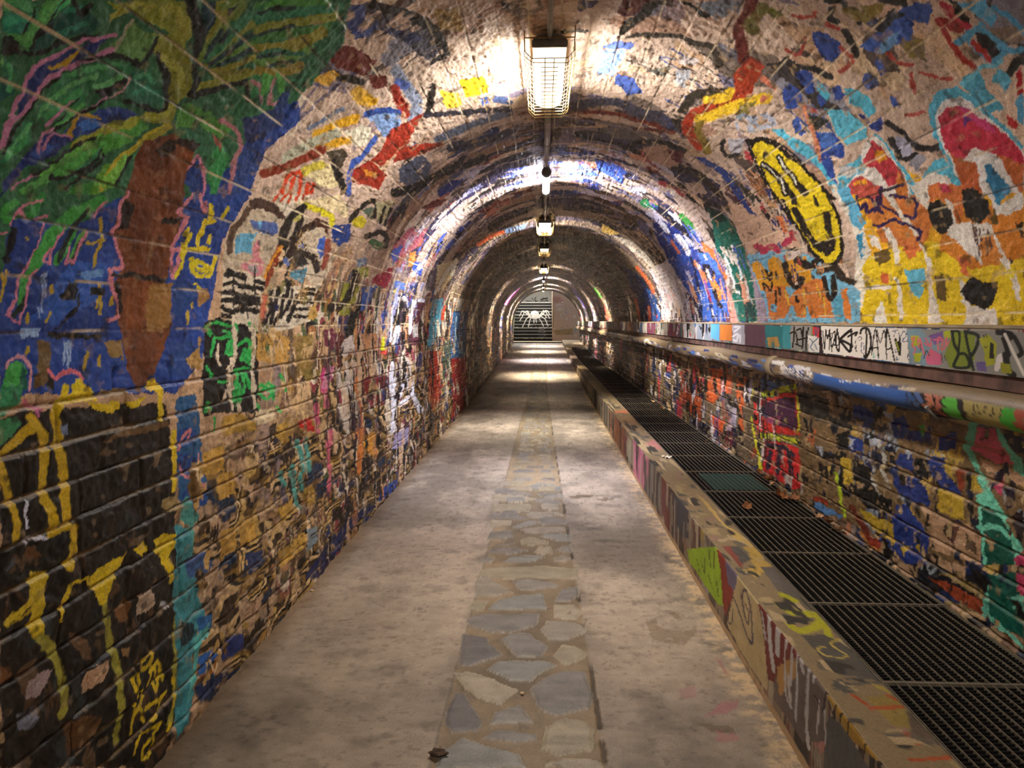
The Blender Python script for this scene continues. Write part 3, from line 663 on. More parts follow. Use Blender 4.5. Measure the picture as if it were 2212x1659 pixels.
T.P('A', '2f8a4a', '1760,1440 1820,1300 1900,1200 1960,1340 1900,1500 1850,1659 1800,1659', wear=0.3); T.P('A', '2a6a4c', '1480,1100 1640,1090 1720,1180 1760,1280 1700,1260 1620,1150', wear=0.2)
T.P('A', '4a8a3a', '1500,920 1620,880 1800,960 1980,1100 1900,1180 1700,1060 1500,1080', wear=0.4)
T.P('A', '8a4a3c', '1820,1120 1900,1220 1890,1290 1830,1200', wear=0.3); T.L('A', 'a8707a', 40, '1900,1020 2020,1120 2060,1260 1990,1400 1960,1659', wear=0.3)
T.P('A', '23407e', '2080,1300 2212,1180 2212,1440 2130,1500 2060,1659 1960,1659 2020,1440', wear=0.15); T.P('A', '1a2a5a', '2060,1000 2212,960 2212,1200 2110,1220 2080,1120', wear=0.08)
# lighter painted ribs along the fronds
for q, w, cc in (('330,1000 470,830 620,720 800,660', 40, '58a868'), ('420,990 560,860 680,780', 40, '3f9a5c'), ('620,640 800,590 1000,570', 46, '4aa064'), ('800,740 950,690 1060,640', 34, '58a86a'), ('60,1330 160,1180 260,1070', 34, '58b070'), ('500,1090 620,980 700,900', 40, '56b060'),
                ('330,1470 520,1370 700,1270 860,1180', 56, '62b44a'), ('480,1480 640,1400 800,1290', 50, '4aa848'), ('860,1560 960,1470 1080,1340', 56, '74b848'), ('1160,1340 1280,1240 1400,1160', 34, '4aa86a'), ('200,1640 330,1540 430,1510', 60, '52a052'), ('1160,660 1260,620 1310,700', 40, '3f9a70'), ('1120,790 1230,760 1340,800', 40, '2f8a70'),
                ('40,60 180,40 290,60', 60, '4aa06a'), ('30,180 150,160 260,140', 50, '2f9a7a'), ('250,330 330,200 420,60', 60, '5ab060'), ('560,120 640,100 760,80', 40, '2a8068'), ('480,300 620,240 740,200', 40, '2a7a66'), ('60,520 80,640 60,760', 40, '46a06a'), ('960,120 1100,60 1300,60', 60, '98a040'), ('1380,100 1500,60 1560,180', 60, '98a040'), ('1420,480 1520,600 1560,720', 70, '98a03a'), ('1250,960 1400,970 1450,900', 50, '98a034')):
    T.L('A', cc, w, q, wear=0.3)
for q, w in (('30,1300 130,1090 220,980 320,830 440,700 560,620', 24), ('420,1110 540,990 660,840', 18), ('470,1110 640,1010 760,930 880,850', 26), ('260,1490 420,1390 620,1270 820,1170', 28), ('430,1510 560,1510 760,1440 880,1290', 34), ('560,1610 660,1540 820,1430 900,1330', 26), ('700,530 860,500 960,500', 24),
             ('200,450 330,460 520,350 720,300', 34), ('300,60 250,180 200,270', 24), ('420,180 520,60 560,0', 20), ('620,40 700,130 760,60', 50), ('980,1560 1080,1420 1140,1330', 30), ('1060,860 1180,890 1300,920 1390,930', 34), ('640,300 800,300 860,260', 20)):
    T.L('A', '0c1712', w, q, wear=0.2)
# right hand fans
for i, q in enumerate(('2212,60 2500,20 2800,0', '2212,160 2500,100 2900,60', '2212,250 2450,200 2850,130', '2212,340 2450,300 2800,220', '2212,420 2400,400 2700,300', '2212,520 2400,520 2650,420', '2212,600 2400,620 2560,560', '1900,60 2100,0', '2000,220 2212,100 2400,0', '2300,60 2400,0', '2350,420 2550,380 2750,260', '2212,460 2350,440 2600,460')):
    T.L('A', ['3f8a3a', '2a7a58', '7f8c32', '3a7a3a', '8a8a30', '5a8a3a', '8a8030', '6a8a36', '2f7a52', '4a9a40', '86862c', '2a6a50'][i], [70, 60, 80, 60, 66, 70, 70, 60, 60, 60, 80, 40][i], q, wear=0.12)
for q in ('2212,110 2500,60', '2212,300 2500,230', '2212,480 2420,450', '2300,560 2500,520'): T.L('A', '123a34', 30, q, wear=0.2)
for q in ('2160,700 2212,760 2230,860', '2330,680 2320,800 2300,880 2360,880', '2420,800 2380,860'): T.L('A', 'a87880', 30, q, wear=0.1)
for q in ('2260,640 2240,800', '2360,640 2400,720 2400,800', '2300,660 2270,760'): T.L('A', '4a9a44', 46, q, wear=0.2)
T.P('A', '1c3a74', '2400,800 2480,760 2470,880 2400,960 2300,980', wear=0.1)
# trunk
T.P('P', '6a3a1c', '310,300 380,285 420,330 400,390 395,470 375,530 360,600 350,640 372,700 340,800 300,850 280,800 262,720 250,680 240,620 265,570 245,500 260,440 285,380', wear=0.08, shade=0.7)
T.P('A', '28160a', '1300,1280 1460,1180 1640,1180 1700,1240 1640,1300 1500,1260 1420,1330', wear=0.2); T.P('A', '74401c', '1500,1220 1640,1300 1640,1400 1560,1480 1480,1400', wear=0.3)
T.P('B', '7a4420', '1120,740 1280,740 1260,1000 1180,1150 1100,1150 1060,900', wear=0.15, shade=0.6); T.P('B', '20120a', '1380,220 1560,200 1500,260 1380,270'); T.P('B', '20120a', '1060,60 1150,100 1100,300 1000,310')
T.P('B', '784018', '1400,530 1470,520 1440,640 1420,680', wear=0.2); T.P('B', '8a6430', '1280,760 1480,760 1460,1140 1260,1160 1240,1020', wear=0.5)
for q in ('1100,0 1030,100 1020,250 960,300 1000,420 1040,540 1040,620 930,640 940,740 990,900 1020,1040 930,1090', '1640,0 1520,160 1590,200 1530,330 1470,460 1550,470 1520,600 1460,710', '1710,0 1750,160 1760,60', '1490,460 1460,700'):
    T.L('B', 'c8808e', 30, q, smooth=False, wear=0.1)
T.L('B', '1a100c', 40, '960,690 1180,700 1400,740'); T.L('B', '1a100c', 40, '990,760 1030,1000')
# hanging frond ends
for q, w, c in (('380,20 240,200 80,200', 80, '2f8a44'), ('860,60 620,180 460,340 380,450 280,600', 110, '3c9a44'), ('260,620 210,760 170,900', 60, '3c9a44'), ('640,300 560,460 480,570', 60, '3f9c48'), ('720,330 660,480 620,540', 60, '4a9a48'), ('130,60 40,120 60,200', 70, '3c9a44'), ('300,40 240,110', 60, '2f7a3c')):
    T.L('B', c, w, q, wear=0.05)
T.L('B', '14241a', 40, '740,120 640,260 560,420 500,560'); T.L('B', '14241a', 50, '210,880 160,960 120,1010'); T.L('B', '14241a', 40, '700,420 620,570')
for q in ('390,240 300,440 220,600 180,700 130,860 70,1030 160,1080 220,900 270,700 300,640', '540,300 460,420 410,590 360,560 420,480', '740,330 640,560 560,570 600,450', '100,240 180,100 380,60', '800,200 900,60', '160,140 240,240 420,180', '0,320 60,320'):
    T.L('B', 'c07a96', 24, q, smooth=False, wear=0.15)
T.P('B', '1d3a86', '120,200 380,240 300,440 220,590 40,600 60,400', wear=0.15); T.L('B', '10141c', 50, '120,280 90,460 60,580', wear=0.3)
for q in ('20,680 30,820 20,920', '60,660 30,780', '860,220 870,400 820,500 800,600', '740,430 900,400', '860,760 860,900 870,1020', '840,900 830,960', '950,880 950,950', '430,1000 380,1090', '230,1020 230,1090', '740,1350 720,1480', '860,1380 850,1460', '240,1320 220,1380', '210,360 230,400', '430,780 440,840', '1600,1000 1590,1100', '1620,900 1640,960'):
    T.L('B', 'b0982a', 26, q, wear=0.15)
# yellow scribble beside the trunk
for q in ('1760,210 1740,290 1700,380', '1740,240 1820,230', '1620,340 1580,440', '1720,340 1690,450 1780,470', '1560,470 1700,480 1740,470', '1800,360 1780,420', '1580,500 1550,620 1500,700', '1640,560 1700,640 1760,600 1680,580 1640,640 1720,690 1800,600', '1840,520 1800,660 1770,700', '1600,290 1570,360', '1560,430 1560,540', '1930,60 1910,190', '1800,80 1800,200', '1660,760 1700,800'):
    T.L('B', 'd8c01e', 34, q, wear=0.1)
# blue bird-like dark shape and strokes
T.P('B', '10141e', '500,880 580,740 560,700 600,740 640,700 660,800 640,900 520,910', wear=0.25); T.P('B', '101420', '660,800 680,960 620,1040 500,1140 440,1190 560,1060 640,960', wear=0.1)
T.P('B', '100e0c', '760,790 900,790 900,850 760,850', wear=0.1); T.P('B', '5c8ad0', '640,660 800,640 880,620 880,690 720,720', wear=0.5); T.P('B', '88a8d8', '160,1140 330,1150 320,1240 160,1230', wear=0.4)
for q in ('380,680 380,860', '360,700 350,880 330,1000', '300,980 320,1060', '560,1260 540,1460', '600,1260 600,1440', '580,1240 580,1480'): T.L('B', '88a4d0', 18, q, wear=0.35)
T.P('B', '6a5638', '300,1260 440,1260 420,1500 380,1659 310,1659 330,1400', wear=0.35); T.L('B', '15120e', 50, '440,1190 660,1200 860,1220', wear=0.3)
T.P('B', '8a7040', '900,1260 1040,1240 1060,1420 940,1380', wear=0.4); T.P('B', '1f3f84', '960,1380 1040,1380 1020,1500 960,1490', wear=0.1)
T.P('B', '3a9a46', '0,1620 60,1480 140,1420 210,1480 250,1600 240,1659 0,1659', shade=0.5); T.L('B', 'c08a9a', 30, '60,1470 90,1410 160,1390 230,1440 270,1540 260,1659'); T.P('B', '115a48', '180,1460 240,1560 240,1659 190,1659', wear=0.2)
T.P('B', 'e0be1e', '640,1580 700,1560 780,1659 600,1659', wear=0.1); T.P('B', 'e0be1e', '1260,1600 1330,1570 1390,1659 1260,1659', wear=0.1)
T.L('B', 'd0707e', 36, '410,1500 470,1560 540,1520 640,1510 710,1560', wear=0.1); T.P('B', '1a1412', '400,1530 460,1580 470,1659 400,1659', wear=0.1)
T.P('B', '1f3f80', '1420,1260 1600,1240 1680,1280 1640,1400 1560,1540 1440,1540 1460,1420', wear=0.3); T.P('B', 'a8844a', '1580,1400 1690,1300 1690,1200 1710,1210 1700,1480 1620,1480', wear=0.3)
T.P('B', '9a7444', '1680,820 1760,800 1790,900 1700,960', wear=0.3); T.P('B', '1f4080', '1480,760 1680,770 1660,900 1480,1060', wear=0.3)
# ---------------------------------------------------------------- left, lower: black bricks with dripping yellow
T.P('P', '1c1510', '0,905 60,890 130,880 360,870 368,960 378,1080 380,1200 378,1400 385,1520 350,1659 0,1659', wear=0.12, shade=0.9)
tags(T, 0.0, 1.05, 1.75, 2.45, 60, '3a2a1a 2a1e18 4a3422 2c3030 5a4430 1a2024'.split(), 0.07, 0.01, 90)
T.P('C', '6a5030', '1060,380 1420,300 1440,360 860,500', wear=0.5); T.P('C', 'a08a6a', '860,40 1100,30 1110,80 980,110 860,80', wear=0.3)
T.P('C', '2a7a50', '0,0 200,0 180,180 60,250 0,300', wear=0.15, shade=0.5); T.P('C', '3a8a5a', '0,300 160,280 220,340 60,480 0,520', wear=0.5)
for q, w in (('0,620 120,500 280,370', 80), ('290,290 360,420 380,640 370,900 420,1060 440,1230', 80), ('480,240 500,420 500,560 540,640 550,900 560,1200', 90), ('0,700 50,880 100,1060 140,1220 120,1330', 80), ('420,1270 620,1230', 50), ('640,1240 640,1400 600,1540', 100)):
    T.L('C', 'd0ae22', w, q, wear=0.1)
for q, w in (('560,40 540,160 500,260', 70), ('590,130 820,110', 44), ('1470,400 1480,640 1470,900', 36), ('1370,80 1380,280', 50)): T.L('C', 'd8bc20', w, q, wear=0.1)
T.P('C', 'd8bc20', '600,0 760,0 820,110 580,140 620,60', wear=0.15); T.P('C', 'd8bc20', '740,140 1030,160 1030,230 960,260 830,220', wear=0.35); T.P('C', 'd8bc20', '1080,150 1240,110 1180,190 1120,220', wear=0.15); T.P('C', 'e0c020', '1250,0 1390,0 1400,160 1350,80 1260,40', wear=0.1)
T.P('C', 'd8bc20', '760,1640 840,1560 1000,1480 1100,1430 1060,1480 1000,1600 980,1659 760,1659', wear=0.08); T.P('C', 'd8bc20', '1140,1400 1240,1320 1270,1400 1200,1440 1190,1490 1150,1440', wear=0.08)
T.P('C', 'd8bc20', '1320,1340 1400,1270 1490,1260 1490,1380 1420,1480 1400,1520 1330,1440', wear=0.1); T.L('C', 'd8bc20', 60, '1400,1500 1450,1600 1470,1659', wear=0.2)
T.P('C', '7080a0', '520,350 580,340 580,420 540,430', wear=0.4); T.P('C', 'a08a5a', '1380,980 1500,950 1530,1060 1440,1090 1390,1060', wear=0.2)
for q in ('240,990 210,1100 230,1220', '230,1300 400,1300', '230,1320 240,1370'): T.L('C', 'd8dcf0', 26, q, wear=0.55)
T.P('C', '6a4628', '210,1440 280,1380 380,1480 260,1500', wear=0.3); T.P('C', '4a5058', '60,1600 160,1490 140,1560 80,1620', wear=0.2); T.L('C', 'c06a9a', 30, '340,180 350,260', wear=0.2); T.L('C', 'c06a80', 36, '210,150 300,190 380,200', wear=0.2)
T.P('D', 'd8bc20', '730,20 980,0 940,120 900,260 840,260 800,150 740,80', wear=0.08); T.P('D', 'd8bc20', '500,440 510,270 560,100 640,40 760,40 620,80 560,200 540,320', wear=0.08)
T.P('D', 'c8ae28', '270,0 430,0 400,160 370,340 360,480 300,540 250,480 290,340 240,230', wear=0.15); T.L('D', 'c8ae28', 60, '70,450 180,320 260,240', wear=0.15); T.L('D', 'c8ae28', 50, '80,440 200,380 260,320', wear=0.25)
for q, w in (('340,540 430,640 490,760 520,900 540,1030 540,1180', 96), ('880,290 930,440 960,600 1000,820 1010,1000 1020,1160 1000,1300 1010,1420', 76), ('1510,300 1500,520 1490,760 1500,960 1490,1120 1450,1280', 56)): T.L('D', '9a9438', w, q, wear=0.12)
for q in ('1220,760 1260,700 1300,690 1270,800 1210,800', '1130,1000 1130,900 1180,860 1170,980 1130,1100 1140,1170 1220,1050 1200,1000', '1250,1000 1290,820 1340,900 1320,800 1370,760 1410,900', '1330,860 1340,1000 1380,880', '1110,1380 1130,1220 1180,1160 1230,1260', '1230,1140 1360,1090 1330,1200 1290,1250', '1360,1090 1420,1000', '1130,1540 1180,1400 1280,1330 1360,1290 1300,1390', '1230,1540 1220,1480 1320,1400 1290,1540 1220,1560', '1480,900 1500,1000 1480,1140', '1430,1350 1450,1290'):
    T.L('D', 'd0b420', 36, q, wear=0.1)
for c, q in (('c8b09a', '1200,170 1290,150 1320,240 1260,320 1190,370 1190,260'), ('c8a484', '730,880 820,780 930,720 940,800 880,900 730,1010 720,960'), ('988484', '200,960 320,840 450,830 380,940 300,1040 200,1080'), ('74502c', '990,330 1080,200 1140,240 1120,430 1010,400'), ('70502e', '800,590 840,540 870,590 830,650'),
             ('6a5038', '600,480 740,560 780,720 680,720'), ('5a3c20', '540,1280 760,1200 860,1240 760,1460 560,1580'), ('787c8c', '120,1200 300,1140 280,1300 180,1340'), ('6a4424', '0,800 90,780 110,900 0,960'), ('a8906a', '0,1400 50,1360 60,1440 0,1480'), ('8a6a44', '1040,640 1090,620 1100,690 1040,700'), ('8a5c2c', '1550,170 1660,150 1670,250 1580,320 1550,280')):
    T.P('D', c, q, wear=0.3)
T.L('D', 'c8ccd8', 24, '1380,240 1440,280', wear=0.2)
# turquoise and blue seam with pink
T.P('P', '2a5a8a', '378,860 420,850 430,900 440,1000 450,1080 400,1120 380,1060', wear=0.35); T.P('C', '1f4488', '1500,390 1640,380 1700,460 1600,520 1530,560 1500,520', wear=0.15)
T.P('C', '1f4488', '1500,610 1660,600 1700,680 1690,760 1600,780 1520,690', wear=0.15); T.P('C', '1f4488', '1590,870 1690,860 1770,930 1770,1020 1620,1090 1530,1000', wear=0.15)
for q in ('1510,570 1560,450 1610,400 1600,480', '1520,700 1600,780 1680,820', '1690,600 1700,700', '1690,850 1760,900'): T.L('C', 'd08084', 26, q, wear=0.1)
T.P('C', '5aa094', '1490,1250 1640,1200 1640,1400 1600,1520 1500,1480', wear=0.25); T.P('C', '4a9088', '1540,1000 1610,960 1620,1060 1700,1110 1720,1180 1600,1210 1540,1150', wear=0.35)
T.P('P', '3e8a94', '378,1130 410,1150 425,1260 440,1330 410,1420 420,1500 400,1560 375,1600 385,1480 378,1350', wear=0.35); T.P('D', '2a64a0', '1700,370 1810,340 1800,460 1700,520', wear=0.3); T.P('D', '2a5ea8', '1690,720 1830,640 1860,700 1700,900', wear=0.3)
T.P('D', '5ab4b0', '1640,560 1780,420 1780,520 1690,600 1680,900 1600,1100 1640,800', wear=0.3); T.L('D', 'a86a2c', 40, '1710,900 1850,770 1870,640', wear=0.25); T.P('D', '24306a', '1880,560 2060,500 2080,620 1900,760', wear=0.35); T.P('D', '1e2c50', '1660,980 2000,800 1860,960 1700,1100', wear=0.35)
T.P('D', '163038', '1530,430 1640,420 1680,400 1650,540 1540,640', wear=0.2); T.P('C', '3a5a90', '1600,1480 1760,1440 1820,1560 1700,1659 1600,1659', wear=0.5)
# ochre stones
tags(T, 0.15, 1.1, 2.7, 4.2, 70, '9a7a3a 6a4e28 2a1e12 c8a468 b8965a 4a3820 d8bc94 8a7a6a'.split(), 0.075, 0.011, 91)
for q in ('0,290 160,240 270,330 280,380 120,420 0,450', '470,360 540,320 610,350 610,440 540,510 470,450', '0,760 70,740 130,850 0,940', '470,1060 590,980 620,1080 500,1190', '150,1190 220,1150 290,1190 290,1300 160,1380', '0,1240 110,1230 120,1400 0,1500', '700,880 770,850 820,960 740,1060 690,980', '480,1420 600,1350 600,1480 500,1560', '600,1330 700,1260 700,1380 620,1480'):
    T.P('G', 'b08a3c', q, wear=0.15, shade=0.7)
for q in ('1860,780 1980,740 2000,840 2020,920 1880,980 1850,900', '1740,600 1900,510 1910,740 1720,780', '1850,1260 2000,1210 2000,1400 1900,1500', '2050,1170 2170,1180 2190,1300 2060,1400'): T.P('C', 'b48c40', q, wear=0.2, shade=0.7)
T.P('G', 'd8c4a0', '280,220 440,200 440,300 280,350', wear=0.3); T.P('G', '3a2c1c', '390,350 460,340 470,470 400,500', wear=0.3)
for q in ('640,500 680,600 700,700 660,800', '720,480 740,620 730,740', '600,700 620,860 640,1000 660,1050', '500,760 540,860', '670,820 690,900'): T.L('G', '4a948c', 40, q, wear=0.3)
for q in ('860,0 880,130 900,180', '940,400 900,520 920,700 900,900', '800,180 820,400'): T.L('G', 'c05a74', 50, q, wear=0.3)
for q in ('1060,0 1080,200 1060,360 1010,200', '1100,40 1120,240 1080,380'): T.L('G', 'c8bcb0', 70, q, wear=0.35)
for q in ('1160,0 1190,300 1180,500 1170,760', '1120,360 1180,460'): T.L('G', 'd8823c', 50, q, wear=0.3)
T.P('G', '7a2024', '1190,0 1260,0 1240,90 1190,100', wear=0.3); T.P('G', '7a2024', '1310,90 1400,70 1410,160 1320,190', wear=0.25); T.P('G', 'a8201c', '640,320 720,290 760,280 790,400 680,400', wear=0.5)
for q in ('1450,0 1460,200 1450,400', '1500,60 1480,180 1590,120', '1620,0 1640,120 1700,230', '1540,20 1500,130'): T.L('G', 'dcdce8', 40, q, wear=0.25)
for q in ('1580,0 1600,60', '1520,40 1490,100'): T.L('G', '141216', 50, q, wear=0.2)
T.P('G', '9a92b8', '1470,420 1600,360 1620,420 1540,540 1450,560', wear=0.45); T.P('G', 'd89a3c', '1200,440 1300,400 1340,560 1290,640 1220,560', wear=0.55)
T.P('G', 'a83024', '1760,0 1880,0 1850,160 1790,220', wear=0.3); T.P('G', '8a2026', '1960,0 2080,0 2090,180 1960,320', wear=0.12); T.L('G', 'dcd8cc', 20, '2080,0 2090,190', wear=0.1)
T.P('G', '2c4a9a', '1370,880 1500,800 1480,900 1340,1000', wear=0.35); T.P('G', '242c58', '860,1400 1060,1180 1200,1060 1310,1040 1100,1250 980,1440 850,1640 700,1659', wear=0.3); T.P('G', '2a3860', '200,1460 330,1400 300,1540 240,1640', wear=0.4)
T.P('G', '7a8890', '710,1240 800,1200 800,1360 720,1440', wear=0.4)
# ---------------------------------------------------------------- left, middle distance
T.P('F', 'c2b29c', '240,40 440,40 900,300 930,620 800,840 620,560 0,640 40,340', wear=0.12)
T.P('F', '1f3f8a', '0,0 180,0 160,100 60,280 0,300', wear=0.2); T.L('F', 'b8a81e', 40, '0,200 50,110', wear=0.3)
T.P('F', 'd8cbb8', '430,0 760,0 620,100 560,200 500,180', wear=0.25)
for q in ('440,60 480,0', '500,50 540,0', '560,60 590,0', '620,50 660,0', '690,40 700,0'): T.L('F', 'd8481c', 22, q, wear=0.15)
T.P('F', 'dccaa0', '600,60 1000,0 1080,120 1060,200 900,120 700,100', wear=0.35); T.L('F', 'd8cc1e', 50, '720,90 840,140 920,180 930,250', wear=0.15)
T.P('F', '4a342a', '220,60 330,20 440,80 520,160 540,240 430,170 320,120 240,130', wear=0.12); T.L('F', '5a4434', 46, '220,120 160,230 80,320 60,490', wear=0.15)
T.P('F', '5068a8', '240,200 330,240 470,240 480,340 420,360 320,330 250,280', wear=0.3); T.P('F', '66acd0', '120,330 310,330 250,400 260,500 160,490 100,500', wear=0.3); T.P('F', '66acd0', '300,220 340,240 320,320', wear=0.2)
T.P('F', 'd88a94', '270,420 310,390 320,540 360,580 330,700 220,680 170,600 260,540', wear=0.25); T.P('F', 'a8a0a0', '210,600 300,590 310,670 220,660', wear=0.4)
T.L('F', '1e1812', 70, '690,110 600,180 560,260 520,360 500,480 480,590', wear=0.05); T.L('F', '1e1812', 46, '690,120 660,240 620,360 540,430', wear=0.05); T.L('F', 'b8b060', 24, '670,180 620,230')
T.P('F', '8a3a1c', '470,440 510,460 480,580 440,640 400,760 360,790 370,680 410,560', wear=0.1); T.L('F', 'd8922a', 26, '500,450 430,560 380,660 360,720', wear=0.1)
T.P('F', '4a2a1a', '680,270 800,200 880,220 920,280 900,360 860,290 800,260 760,280', wear=0.1); T.L('F', '2a1c14', 56, '560,520 620,400 680,310 780,260', wear=0.1)
T.L('F', '28201a', 60, '600,500 680,510 780,540 810,640', wear=0.2); T.P('F', '3c5cae', '820,380 880,360 900,480 840,540 810,480', wear=0.25); T.P('F', '4a68b0', '630,440 700,420 700,470', wear=0.3)
T.L('F', '8a4434', 46, '900,400 880,560 860,620', wear=0.25)
T.P('F', '5a8ea4', '560,660 720,620 720,680 680,780 640,720 600,720', wear=0.15); T.P('F', '2c2a2a', '570,580 640,500 720,560 740,600 640,620 540,700 620,760 600,840 500,840', wear=0.15); T.L('F', '5068a0', 40, '530,560 560,600', wear=0.2)
# black and cream striped blocks
T.P('F', 'd8cab4', '20,640 90,620 360,720 340,1000 300,1160 0,1080 0,740', wear=0.1)
for q in ('30,690 100,690 190,720', '20,770 100,760 180,790 340,810', '0,850 60,840 160,870 320,880', '0,910 80,910 160,940 320,930', '0,970 80,1000 180,980 310,1000', '290,740 350,760', '0,1040 60,1040', '60,660 180,690', '120,890 300,910'):
    T.L('F', '1c1814', 40, q, wear=0.3)
for q in ('100,640 95,980', '200,700 220,1060', '280,600 290,980'): T.L('F', '2a241e', 12, q, wear=0.2)
T.P('F', 'd0c4b0', '400,800 640,780 800,780 760,1080 500,1160 340,1160 400,960', wear=0.25)
for q in ('420,820 400,1000 360,1100', '480,800 440,960 420,1100', '520,860 500,1000 440,1120', '600,820 560,960 500,1040', '640,860 600,1000 560,1080', '560,760 540,880'): T.L('F', '1c1814', 34, q, wear=0.2)
for q in ('660,860 780,850', '650,920 780,910', '640,980 760,970', '620,1040 720,1040', '680,820 780,810'): T.L('F', '1c1814', 30, q, wear=0.3)
T.L('F', 'c46a50', 34, '370,860 350,960 340,1040', wear=0.2); T.P('F', '20284c', '440,940 480,940 480,1000 450,1000', wear=0.2)
# green piece with drips
T.P('B', '16120e', '1740,1080 1880,1060 2000,1080 2212,1180 2212,1659 1720,1659 1740,1300', wear=0.25)
T.P('F', '16120e', '0,1080 260,1160 280,1440 260,1659 0,1659', wear=0.25); T.P('C', '1c1812', '1730,0 2212,0 2212,240 1900,250 1740,280', wear=0.35)
for q in ('1780,1120 1880,1100 1960,1120', '1860,1220 1980,1200', '1830,1230 1800,1380', '1960,1250 1990,1300 1960,1370 1930,1330 1990,1230', '2040,1280 2100,1240 2160,1300 2120,1400 2060,1380 2100,1320', '2050,1400 2150,1440', '2120,1100 2180,1160', '1980,1500 2150,1490', '2030,1520 2000,1659', '2100,1540 2140,1659', '1860,1600 1940,1590', '2080,1540 2080,1640', '1760,1130 1800,1200', '1810,1560 1760,1460'):
    T.L('B', '2fae52', 26, q, wear=0.1)
for q in ('20,1160 60,1180', '60,1240 90,1300 60,1360 40,1300 80,1230', '150,1260 240,1260 220,1360 160,1420 240,1400 180,1320', '130,1500 200,1490', '120,1520 110,1659', '170,1540 190,1659', '320,1640 400,1600 450,1659', '500,1540 550,1659', '230,1100 250,1170', '120,1100 110,1180', '380,1260 420,1340 360,1400', '660,1200 720,1260'):
    T.L('F', '2fae52', 26, q, wear=0.1)
for q in ('100,0 100,140', '140,0 150,150', '190,20 160,140', '350,10 420,60 380,120 330,60 420,20', '420,40 440,120', '300,180 330,200', '530,0 550,50', '120,60 130,170', '450,190 500,230'):
    T.L('G', '32b458', 26, q, wear=0.1)
for q in ('1780,170 1760,240', '1830,290 1850,400', '2000,0 2010,140', '2080,0 2040,140', '1760,160 1800,220'): T.L('C', '2aa04a', 24, q, wear=0.25)
for q in ('1980,1090 2010,1200 2000,1400 1960,1480', '1860,1270 1850,1400 1880,1440', '2160,1400 2170,1659', '1960,1400 1980,1659', '2140,1120 2170,1180'): T.L('B', 'd8c8b0', 24, q, wear=0.15)
for q in ('80,1100 110,1280 90,1420 40,1480', '260,1180 270,1460 280,1659', '60,1500 80,1659', '230,1150 280,1200'): T.L('F', 'd8c8b0', 24, q, wear=0.2)
for q in ('60,0 80,220', '270,0 280,200', '140,160 160,220', '30,60 20,140'): T.L('G', 'd4c4ac', 28, q, wear=0.2)
T.P('F', 'b88c44', '290,1190 430,1180 440,1420 400,1440 300,1420', wear=0.25); T.P('F', 'b88c44', '450,1200 560,1210 570,1440 440,1450', wear=0.2); T.L('F', '2a5a2a', 40, '380,1290 420,1360', wear=0.4); T.P('F', 'c09a50', '740,960 800,930 810,1040 780,1080 730,1060', wear=0.2)
T.P('F', '8a7038', '600,1200 780,1200 800,1480 640,1560', wear=0.45); T.P('F', '7a6830', '700,1500 800,1480 830,1560 720,1600', wear=0.2)
# olive, khaki and wine coloured patches
tags(T, 0.9, 2.1, 3.4, 4.8, 60, '8a6a34 3a3226 6a6a30 c8a878 2a241c 9a7a4a d0b088'.split(), 0.075, 0.011, 92)
T.P('F', '203a80', '940,260 1100,250 1080,400 1000,440 930,400', wear=0.3); T.P('F', 'c8b824', '1100,220 1180,180 1240,230 1200,290 1120,280', wear=0.25); T.P('F', '5a6a5a', '1190,140 1270,100 1310,140 1280,220', wear=0.3)
T.L('F', '241e18', 40, '1090,220 1200,100 1290,50 1320,110 1300,190', wear=0.3); T.P('F', 'b0a884', '1310,60 1460,50 1400,260 1330,240', wear=0.4)
for q in ('1390,110 1350,240', '1440,120 1390,260', '1480,140 1440,260', '1540,40 1500,160', '1580,60 1530,200'): T.L('F', '2a241e', 22, q, wear=0.3)
T.L('F', '211c16', 44, '1230,360 1340,320 1400,360 1390,440', wear=0.3); T.P('F', '3a5a34', '1240,400 1300,380 1380,420 1340,480 1280,450', wear=0.5); T.P('F', '6a7a94', '1140,560 1230,540 1240,600 1160,620', wear=0.3)
T.P('F', '8a8a30', '1040,760 1160,740 1170,860 1120,1020 1000,1040 990,980', wear=0.4); T.L('F', '1e1c14', 60, '1140,660 1080,860 1000,960', wear=0.35); T.L('F', '1e1c16', 80, '1140,960 1080,1180', wear=0.35); T.P('F', '9a9a48', '1150,620 1260,620 1240,700 1180,720', wear=0.5)
T.P('F', 'c86a78', '1460,440 1600,280 1760,290 1680,440 1560,520 1520,620 1440,560', wear=0.3); T.P('F', 'd83a5a', '1500,580 1560,560 1550,640 1500,640', wear=0.3); T.P('F', '8a2434', '1240,760 1380,640 1460,620 1440,720 1400,800 1300,760', wear=0.4); T.P('F', 'd8823a', '1600,500 1660,480 1640,600 1590,620', wear=0.4)
T.P('F', '3050a8', '1640,570 1720,580 1700,700 1620,640', wear=0.2); T.P('F', '24305c', '1580,760 1640,780 1700,700 1640,860', wear=0.3); T.P('F', '5a78b8', '1470,730 1560,760 1560,820 1480,800', wear=0.3); T.P('F', 'c8b83a', '1460,830 1500,780 1500,860', wear=0.3)
T.P('F', '3a5aa0', '1190,800 1330,780 1240,960 1180,1000', wear=0.4)
T.L('F', 'dcdce8', 30, '1420,1250 1440,1120 1460,980 1500,890 1560,880 1590,960', wear=0.1); T.P('F', '14110f', '1470,960 1540,900 1590,980 1560,1120 1450,1120', wear=0.1); T.L('F', '202c6a', 16, '1490,870 1560,860 1600,920 1610,870')
T.P('F', '5a2a38', '1640,930 1720,920 1700,1100 1690,1280 1590,1300 1610,1080', wear=0.2); T.L('F', 'dcdce8', 26, '1600,1180 1620,1000 1650,910 1720,910', wear=0.1)
